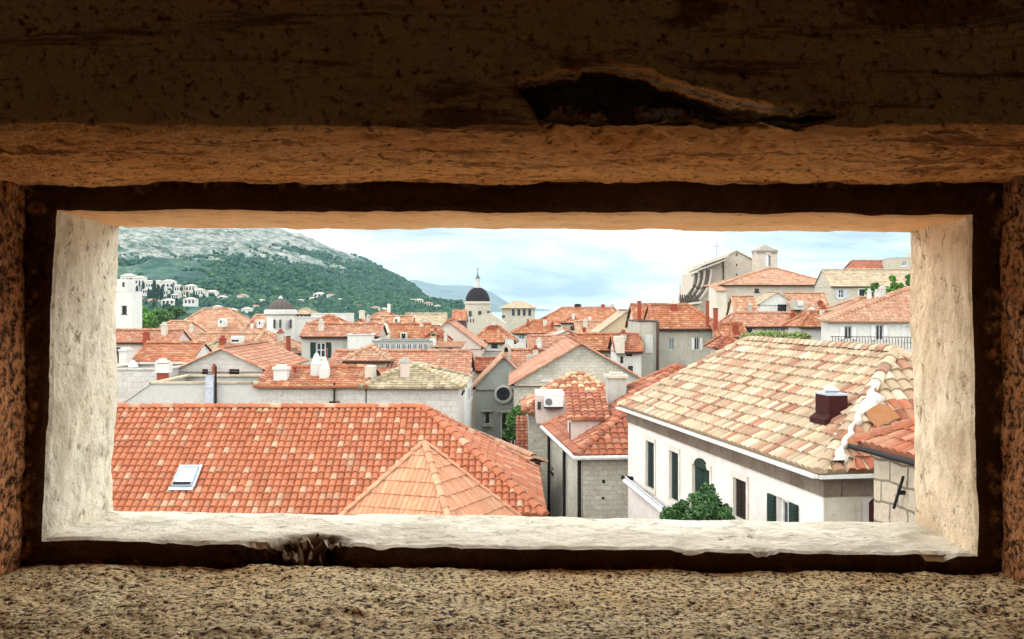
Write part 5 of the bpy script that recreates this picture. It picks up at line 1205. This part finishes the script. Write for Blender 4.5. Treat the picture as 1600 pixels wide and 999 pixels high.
# ================================================================== sky, sun, air, camera
SUN_EL, SUN_AZ = 48, -125      # elevation; azimuth measured from the view direction, negative to the left
wd_ = bpy.data.worlds.new('World'); scene.world = wd_; wd_.use_nodes = True; nt = wd_.node_tree; bg = nt.nodes['Background']
def nn_(t, **k):
    x = nt.nodes.new(t)
    for a, b in k.items(): setattr(x, a, b)
    return x
sky = nn_('ShaderNodeTexSky', sky_type='NISHITA'); sky.sun_disc = False; sky.sun_elevation = R(SUN_EL); sky.sun_rotation = R(SUN_AZ); sky.altitude = 20; sky.dust_density = 2.5
tc = nn_('ShaderNodeTexCoord'); mp = nn_('ShaderNodeMapping'); mp.inputs['Scale'].default_value = (1.6, 1.6, 9.0); mp.inputs['Location'].default_value = SKYLOC
nt.links.new(tc.outputs['Generated'], mp.inputs['Vector'])
n1_ = nn_('ShaderNodeTexNoise'); n1_.inputs['Scale'].default_value = 2.6; n1_.inputs['Detail'].default_value = 8; n1_.inputs['Roughness'].default_value = .6; n1_.inputs['Distortion'].default_value = .35
nt.links.new(mp.outputs[0], n1_.inputs['Vector'])
cr_ = nn_('ShaderNodeValToRGB'); e = cr_.color_ramp.elements
e[0].position = .37; e[0].color = (*SKYC[0], 1); e[1].position = .57; e[1].color = (*SKYC[2], 1); m_ = cr_.color_ramp.elements.new(.46); m_.color = (*SKYC[1], 1)
nt.links.new(n1_.outputs['Fac'], cr_.inputs['Fac'])
sz_ = nn_('ShaderNodeSeparateXYZ'); nt.links.new(tc.outputs['Generated'], sz_.inputs[0]); gr_ = nn_('ShaderNodeValToRGB'); ge = gr_.color_ramp.elements; ge[0].position = 0; ge[0].color = (*[SKYG[0]]*3, 1); ge[1].position = 1; ge[1].color = (*[SKYG[4]]*3, 1)
for p_, v_ in ((.09, SKYG[1]), (.26, SKYG[2]), (.60, SKYG[3])):
    q_ = ge.new(p_); q_.color = (v_, v_, v_, 1)
nt.links.new(sz_.outputs[2], gr_.inputs['Fac'])
vs_ = nn_('ShaderNodeVectorMath', operation='SCALE'); nt.links.new(cr_.outputs[0], vs_.inputs[0]); nt.links.new(gr_.outputs[0], vs_.inputs['Scale'])
mx = nn_('ShaderNodeMix', data_type='RGBA'); mx.inputs[0].default_value = .97; nt.links.new(sky.outputs[0], mx.inputs[6]); nt.links.new(vs_.outputs[0], mx.inputs[7])
nt.links.new(mx.outputs[2], bg.inputs['Color']); bg.inputs['Strength'].default_value = .10
sl_ = bpy.data.lights.new('sun', 'SUN'); sl_.energy = SUNP; sl_.angle = R(12); sl_.color = (1, .96, .90); so = bpy.data.objects.new('sun', sl_); COL.objects.link(so)
el, az = R(SUN_EL), R(SUN_AZ); dvec = Vector((math.sin(az)*math.cos(el), math.cos(az)*math.cos(el), math.sin(el))); so.rotation_euler = dvec.to_track_quat('Z', 'Y').to_euler()
if HAZE > 0:
    hz = Acc(); hz.bx(-6500, 6500, -400, 9000, -60, 420); N = bpy.data.materials.new('haze_air'); N.use_nodes = True; t = N.node_tree; t.nodes.remove(t.nodes['Principled BSDF'])
    pv = t.nodes.new('ShaderNodeVolumePrincipled'); pv.inputs['Density'].default_value = HAZE; pv.inputs['Color'].default_value = (.50, .76, 1.0, 1); pv.inputs['Anisotropy'].default_value = .2
    t.links.new(pv.outputs[0], t.nodes['Material Output'].inputs['Volume'])
    tag(hz.build('haze', N), kind='stuff')
cam = bpy.data.cameras.new('camera'); co = bpy.data.objects.new('camera', cam); COL.objects.link(co); co.rotation_euler = (R(90), 0, 0)
cam.sensor_width = 36; cam.lens = F/1600*36; cam.shift_y = -19.5/1600; cam.clip_start = .02; cam.clip_end = 30000; scene.camera = co
vs = scene.view_settings; vs.view_transform = 'Standard'; vs.look = 'None'; vs.gamma = 1; vs.use_curve_mapping = False; vs.exposure = EXPO
cy = scene.cycles; cy.use_denoising = True; cy.max_bounces = 10; cy.diffuse_bounces = 6; cy.volume_bounces = 1; cy.use_adaptive_sampling = True; cy.adaptive_threshold = .015
# ------------------------------------------------------------------ the stone window the camera looks through
D1, D2, D3 = .74, 1.07, 1.23
def P1(px, py): return np.array(((px-800)/F*D1, D1, (HY-py)/F*D1))
def P2(px, py): return np.array(((px-800)/F*D2, D2, (HY-py)/F*D2))
def P3(px, py): return np.array(((px-800)/F*D3, D3, (HY-py)/F*D3))
def levels():
    """each level: corner points TL, TR, BR, BL of a ring, from the room to the outside"""
    L = []
    far = lambda Y, sx=2.2, t=1.0, b=-1.6: [np.array(p) for p in ((-sx, Y, t), (sx, Y, t), (sx, Y, b), (-sx, Y, b))]
    o2 = [P2(43, 290), P2(1561, 287), P2(1560, 893), P2(40, 880)]             # where the outer recess meets its back face
    o1 = [p+np.array((0, D1-D2, 0)) for p in o2]; o1[0][2] = o1[1][2] = ZP(204, D1)
    i2 = [P2(90, 331), P2(1517, 339), P2(1527, 866), P2(68, 842)]             # inner opening, near edge
    i3 = [P3(187, 355), P3(1423, 361), P3(1429, 818), P3(177, 797)]           # inner opening, outer edge
    def out(q, r):
        c = sum(q)/4; return [p+np.array((math.copysign(r, (p-c)[0]), 0, math.copysign(r, (p-c)[2]))) for p in q]
    def mv(q, dy): return [p+np.array((0, dy, 0)) for p in q]
    L.append((far(D1), 'a')); L.append((out(o1, .100), 'a')); L.append((out(o1, .010), 'a')); 
    L.append((mv(out(o1, .003), .003), 'a')); L.append((mv(o1, .010), 'a'))
    L.append((mv(o2, -.006), 'a')); L.append((mv(out(o2, -.004), 0), 'b'))
    L.append((out(i2, .007), 'b')); L.append((mv(out(i2, .002), .002), 'b'))
    L.append((mv(i2, .008), 'b')); L.append((i3, 'b')); L.append((mv(out(i3, .01), .012), 'b')); L.append((far(D3+.06, 2.3, 1.1, -1.7), 'b'))
    return L
LV = levels()
ROWS = {0: (16, 'in'), 1: (150, ''), 2: (4, ''), 3: (4, ''), 4: (110, ''), 5: (5, ''), 6: (26, ''), 7: (4, ''), 8: (4, ''), 9: (64, ''), 10: (6, ''), 11: (8, 'out')}
CHIP = np.array([(808,130),(850,122),(905,118),(918,106),(962,104),(1010,116),(1060,131),(1100,146),(1140,161),(1200,173),(1270,172),(1312,180),(1250,198),(1180,214),(1080,221),(960,219),(862,211),(842,182)], float)
def inside(px, py, poly):
    r = np.zeros(len(px), bool); n = len(poly)
    for i in range(n):
        x1, y1 = poly[i]; x2, y2 = poly[(i+1) % n]
        c = ((y1 > py) != (y2 > py)) & (px < (x2-x1)*(py-y1)/((y2-y1) if y2 != y1 else 1e-9)+x1); r ^= c
    return r
def distort(V, side):
    P = V.copy(); X, Y, Z = V[:, 0], V[:, 1], V[:, 2]
    near = np.clip(1.4-np.abs(X), 0, 1)
    wear_and_light = np.zeros(len(V))
    # rough hand-laid plaster
    rec = (Y < D2-.001)
    for ax, sd in ((0, 11), (1, 31), (2, 51)):
        P[:, ax] += (np.where(rec, .0028, .0014)*fbm(V, .11, 3, sd)+np.where(rec, .0022, .0010)*fbm(V, .022, 3, sd+7))*(1 if ax != 1 else .8)
    # coarse pitting on the near faces
    g = fbm(V, .010, 2, 77); pit = np.clip(g-.15, 0, 1)
    inner = (Y > D1+.012) & (Y < D2-.01)
    if side == 'top':
        P[:, 2] += np.where(inner, .0035*pit+.002*fbm(V*np.array((1, 2.5, 1)), .03, 3, 5), 0)
        k = (HY-204)/F*D1
        pxx = X/D1*F+800; pyy = HY-Z/D1*F
        wob = 5*fbm(np.stack([X, X*0, Z], 1), .015, 3, 91)
        m = (Y < D1+.011) & inside(pxx+wob, pyy+wob, CHIP)
        offs = [(ox*3.0, oy*2.5) for ox in (-2, -1, 0, 1, 2) for oy in (-2, -1, 0, 1, 2)]
        soft = sum(inside(pxx+wob+ox, pyy+wob+oy, CHIP).astype(float) for ox, oy in offs)/len(offs)*(Y < D1+.011)
        P[:, 1] += soft*(.035+.006*fbm(V, .02, 3, 15))
        # a broken arris: the first centimetres of the soffit are gone below the hole
        s = np.clip(np.minimum((pxx-838)/40, (1265-pxx)/70), 0, 1)
        s = s*s*(3-2*s)
        band = (Y >= D1-.001) & (Y < D1+.10) & (Z < k+.010) 
        fall = np.clip(1-(Y-D1)/.09, 0, 1)
        P[:, 2] = np.where(band, P[:, 2]+s*(.014*fall+.002*fbm(V, .012, 2, 3)), P[:, 2])
        low = (Y < D1+.035) & (Z < k+.012)
        P[:, 1] = np.where(low, np.maximum(P[:, 1], D1+s*.030+(Y-D1)*.4), P[:, 1])
        lowy = np.clip((pyy-184)/8, 0, 1)*(Y < D1+.03)
        wear_and_light = np.where(m, np.where(lowy > 0, lowy, -1.0), wear_and_light)  # chip: lit lower band and shaded hollow painted in as tone
        rim = (Y < D1+.011) & ~m & inside(pxx+wob, pyy+wob+3, CHIP) & (pyy > 100); wear_and_light = np.where(rim, .75, wear_and_light)
        # thin flake line above the hole
        m2 = (Y < D1+.005) & (np.abs(pyy-(93+(pxx-975)*.055)) < 2.2) & (pxx > 965) & (pxx < 1075)
        P[:, 1] = np.where(m2, P[:, 1]+.004, P[:, 1])
        P[:, 1] = np.where((Y < D1+.005) & ~m, P[:, 1]-.010*np.exp(-((pyy-150-(pxx-1000)*.15)/60)**2)*np.exp(-((pxx-1060)/260)**2), P[:, 1])
        # a sag of the inner head edge
        P[:, 2] += np.where(Y > D2-.002, .0008*fbm(np.stack([X, X*0, X*0], 1), .06, 3, 41), 0)
    if side == 'bottom':
        x0 = XP(484, D2); s = np.clip(1-np.abs(X-x0+.004*fbm(V, .02, 2, 61))/.040, 0, 1)
        m = (Y > D2-.002) & (Y < D2+.05); fy = np.clip(1-(Y-D2)/.042, 0, 1)
        up = np.clip((Z+.262)/.02, 0, 1)
        P[:, 2] -= np.where(m, s*fy*.034*up*(1+.9*fbm(V, .009, 3, 8)), 0)
        P[:, 1] += np.where(m & (Y < D2+.006), s*.034*up*(1+.9*fbm(V, .009, 3, 9)), 0)
        wear_and_light = np.where(m & (s*fy > .02), np.clip(s*fy*7, 0, 1)*np.where(fbm(V, .007, 3, 64) > .62, .7, -1.0), wear_and_light)
        # nibbled front edge of the sill
        e = np.clip(fbm(np.stack([X, X*0, X*0], 1), .035, 4, 66)-.1, 0, 1)*np.clip(1-(Y-D2)/.02, 0, 1)*(Y > D2-.001)
        P[:, 2] -= e*.009; P[:, 1] += np.where(Y < D2+.009, e*.006, 0)
        P[:, 2] += np.where(inner, .0010*fbm(V, .006, 2, 21)+.0018*fbm(V, .05, 2, 22), 0)
    if side in ('left', 'right'):
        P[:, 0] += np.where(inner, .003*fbm(V, .015, 2, 23), 0)
        fin = (Y > D2+.004)
        P[:, 0] += np.where(fin, .0022*fbm(V*np.array((1, 1, .5)), .04, 3, 24), 0)
    return P, wear_and_light
def build_frame(root, mats):
    names = {'top': 'head', 'right': 'jamb', 'bottom': 'sill', 'left': 'jamb'}
    idx = {'top': (0, 1), 'right': (1, 2), 'bottom': (2, 3), 'left': (3, 0)}
    for side, (i0, i1) in idx.items():
        for grp in ('a', 'b', 'm'):
            acc = Acc(); exps = []
            nu = {'top': 900 if grp == 'a' else 480, 'bottom': 480, 'left': 200, 'right': 200}[side]
            for li in range(len(LV)-1):
                q0, g0 = LV[li]; q1, g1 = LV[li+1]
                g = 'a' if li < 5 else 'm' if li < 8 else 'b'
                if g != grp: continue
                nr, mode = ROWS[li]
                tt = np.linspace(0, 1, nr+1)
                if mode == 'in': tt = 1-(1-tt)**2.3
                if mode == 'out': tt = tt**2
                ss = np.linspace(0, 1, nu+1)
                A0, B0, A1, B1 = q0[i0], q0[i1], q1[i0], q1[i1]
                S, T_ = np.meshgrid(ss, tt)
                V = ((A0+(B0-A0)*S[..., None])*(1-T_[..., None])+(A1+(B1-A1)*S[..., None])*T_[..., None]).reshape(-1, 3)
                Vd, ex = distort(V, side)
                # corners belong to two sides: keep the shared distortion there
                base, _ = distort(V, 'none'); cw = np.clip(np.minimum(S, 1-S)*nu/10, 0, 1).reshape(-1)[:, None]
                Vd = base*(1-cw)+Vd*cw
                if grp == 'm':
                    nz_ = fbm(V, .012, 3, 88); tt_ = (T_ if li == 6 else T_*0+(1. if li > 6 else 0.)).reshape(-1); wdt = .62 if side in ('left', 'right') else .10
                    ex = np.clip((wdt-tt_+.45*nz_)/.5, 0, 1)*np.clip(.55+nz_, 0, 1)  # orange mixed in where the painted shade fades out
                m = nu+1; i = np.arange(nu); Q = [np.stack([r*m+i, (r+1)*m+i, (r+1)*m+i+1, r*m+i+1], 1) for r in range(nr)]
                acc.add(Vd, Q=np.concatenate(Q), UV=V[:, :2]); exps.append(ex)
            nm = {('top', 'm'): 'recess_back', ('bottom', 'm'): 'recess_back', ('left', 'm'): 'recess_back', ('right', 'm'): 'recess_back', ('top', 'a'): 'lintel', ('bottom', 'a'): 'ledge', ('left', 'a'): 'recess_side', ('right', 'a'): 'recess_side',
                  ('top', 'b'): 'opening_head', ('bottom', 'b'): 'sill', ('left', 'b'): 'opening_jamb', ('right', 'b'): 'opening_jamb'}[(side, grp)]
            acc.build(nm, mats[(side, grp)], root, smooth=True, attr=('wear_and_light', np.concatenate(exps)))
def frame_mat(name, cA, cB, cDark, gsc, gb, pale=(.62, .50, .36), dark_lo=.30, dark_hi=.46, big=.02, stain_amt=.35, streak=0, blotch=0):
    N = NT(name); pos = N.pos()
    n1 = N.noise(pos, 6, 6, .6); base = N.mix(N.ramp(n1, [(.35, (0, 0, 0)), (.65, (1, 1, 1))]), cA, cB)
    gr = N.noise(pos, gsc, 5, .72); dk = N.ramp(gr, [(dark_lo, (1, 1, 1)), (dark_hi, (0, 0, 0))])
    k = N.mix(dk, base, cDark)
    st = N.noise(pos, 22, 5, .7, .6); st = N.ramp(st, [(.5, (0, 0, 0)), (.68, (1, 1, 1))])
    k = N.mix(N.math('MULTIPLY', st, stain_amt), k, cDark)
    if streak:
        mp = N.n('ShaderNodeMapping'); mp.inputs['Scale'].default_value = (3.5, 26, 26); N.l(pos, mp.inputs['Vector'])
        sk_ = N.noise(mp.outputs[0], 1.0, 6, .72, .8); sk_ = N.ramp(sk_, [(.54, (0, 0, 0)), (.60, (1, 1, 1))]); k = N.mix(N.math('MULTIPLY', sk_, streak), k, cDark)
    if blotch:
        bl = N.noise(pos, 7.5, 7, .66, .7); bl = N.ramp(bl, [(.47, (0, 0, 0)), (.62, (1, 1, 1))]); k = N.mix(N.math('MULTIPLY', bl, blotch), k, tuple((x*.42+y*.58) for x, y in zip(cDark, cB)))
        b2 = N.noise(pos, 34, 6, .75, 1.2); b2 = N.ramp(b2, [(.60, (0, 0, 0)), (.66, (1, 1, 1))]); k = N.mix(N.math('MULTIPLY', b2, .8), k, cDark)
    at_ = N.n('ShaderNodeAttribute', attribute_name='wear_and_light')
    pg = N.noise(pos, 130, 4, .7); pc = N.ramp(pg, [(.38, (.08, .045, .025)), (.6, pale)])
    k = N.mix(N.math('MAXIMUM', at_.outputs['Fac'], 0.0), k, pc)
    ng = N.math('MULTIPLY', at_.outputs['Fac'], -1.0, clamp=True); k = N.mix(ng, k, (.10, .05, .02))
    N.col(k); N.b.inputs['Roughness'].default_value = .95; N.b.inputs['Specular IOR Level'].default_value = .1
    h = N.math('ADD', N.math('MULTIPLY', gr, 1.0), N.math('MULTIPLY', N.noise(pos, gsc*.3, 4, .6), 1.4))
    b = N.bump(h, gb, .9); N.l(b.outputs[0], N.b.inputs['Normal']); return N.m
MF_TOP = frame_mat('lintel_stucco', (.97, .46, .17), (.90, .37, .11), (.22, .06, .02), 130, .008, dark_lo=.34, dark_hi=.46, stain_amt=.18, streak=.75)
MF_LEDGE = frame_mat('ledge_granular_stucco', (1.0, .80, .48), (.95, .66, .33), (.06, .022, .008), 210, .008, dark_lo=.44, dark_hi=.51, stain_amt=.25)
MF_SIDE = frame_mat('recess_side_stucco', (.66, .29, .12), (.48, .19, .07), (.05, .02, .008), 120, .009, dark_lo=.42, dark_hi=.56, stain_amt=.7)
MF_BACK = frame_mat('recess_back_painted_shade', (.13, .065, .026), (.07, .03, .012), (.05, .02, .01), 150, .006, pale=(.66, .32, .13))  # stucco colour darkened to carry the shade on this camera-facing step
MF_HEAD = frame_mat('opening_head_plaster', (.92, .54, .30), (.88, .46, .22), (.36, .18, .08), 70, .0025, dark_lo=.26, dark_hi=.42, stain_amt=.3)
MF_SILL = frame_mat('sill_plaster', (.82, .77, .66), (.72, .65, .52), (.16, .11, .06), 90, .004, dark_lo=.28, dark_hi=.42, stain_amt=.5, blotch=.65)
MF_JL = frame_mat('jamb_plaster', (.84, .78, .66), (.70, .62, .48), (.16, .11, .06), 75, .0045, dark_lo=.29, dark_hi=.43, stain_amt=.5, blotch=.7)
MF_JR = frame_mat('jamb_plaster_tan', (.90, .74, .55), (.85, .64, .43), (.22, .13, .06), 85, .004, dark_lo=.30, dark_hi=.42, stain_amt=.45, blotch=.8)
root = empty('stone_wall', (0, D2, -1.6), 'thick plastered wall with a stepped rectangular loophole framing the view', 'wall')
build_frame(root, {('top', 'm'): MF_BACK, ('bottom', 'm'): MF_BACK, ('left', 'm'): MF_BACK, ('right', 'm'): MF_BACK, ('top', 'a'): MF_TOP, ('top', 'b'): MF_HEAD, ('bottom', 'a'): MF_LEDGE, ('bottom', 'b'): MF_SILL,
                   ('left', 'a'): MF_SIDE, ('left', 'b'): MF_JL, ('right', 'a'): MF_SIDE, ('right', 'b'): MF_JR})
# the guard room the camera stands in (floor, back and side walls with a doorway added behind to let in light, ceiling)
rm = Acc(); x0, x1, y0, y1, z0, z1 = -2.2, 2.2, -3.0, D1, -1.6, 1.0
rm.quad((x0, y0, z0), (x1, y0, z0), (x1, y1, z0), (x0, y1, z0)); rm.quad((x0, y0, z1), (x0, y1, z1), (x1, y1, z1), (x1, y0, z1))
rm.quad((x0, y0, z0), (x0, y1, z0), (x0, y1, z1), (x0, y0, z1)); rm.quad((x1, y1, z0), (x1, y0, z0), (x1, y0, z1), (x1, y1, z1))
rm.quad((x0, y0, z0), (x0, y0, z1), (LIGHT_DOOR[0], y0, z1), (LIGHT_DOOR[0], y0, z0)); rm.quad((LIGHT_DOOR[1], y0, z0), (LIGHT_DOOR[1], y0, z1), (x1, y0, z1), (x1, y0, z0))
rm.quad((LIGHT_DOOR[0], y0, LIGHT_DOOR[2]), (LIGHT_DOOR[0], y0, z1), (LIGHT_DOOR[1], y0, z1), (LIGHT_DOOR[1], y0, LIGHT_DOOR[2]))
rm.build('room_wall', plaster('room_dark_stone', (.20, .13, .08), amt=.3), root)
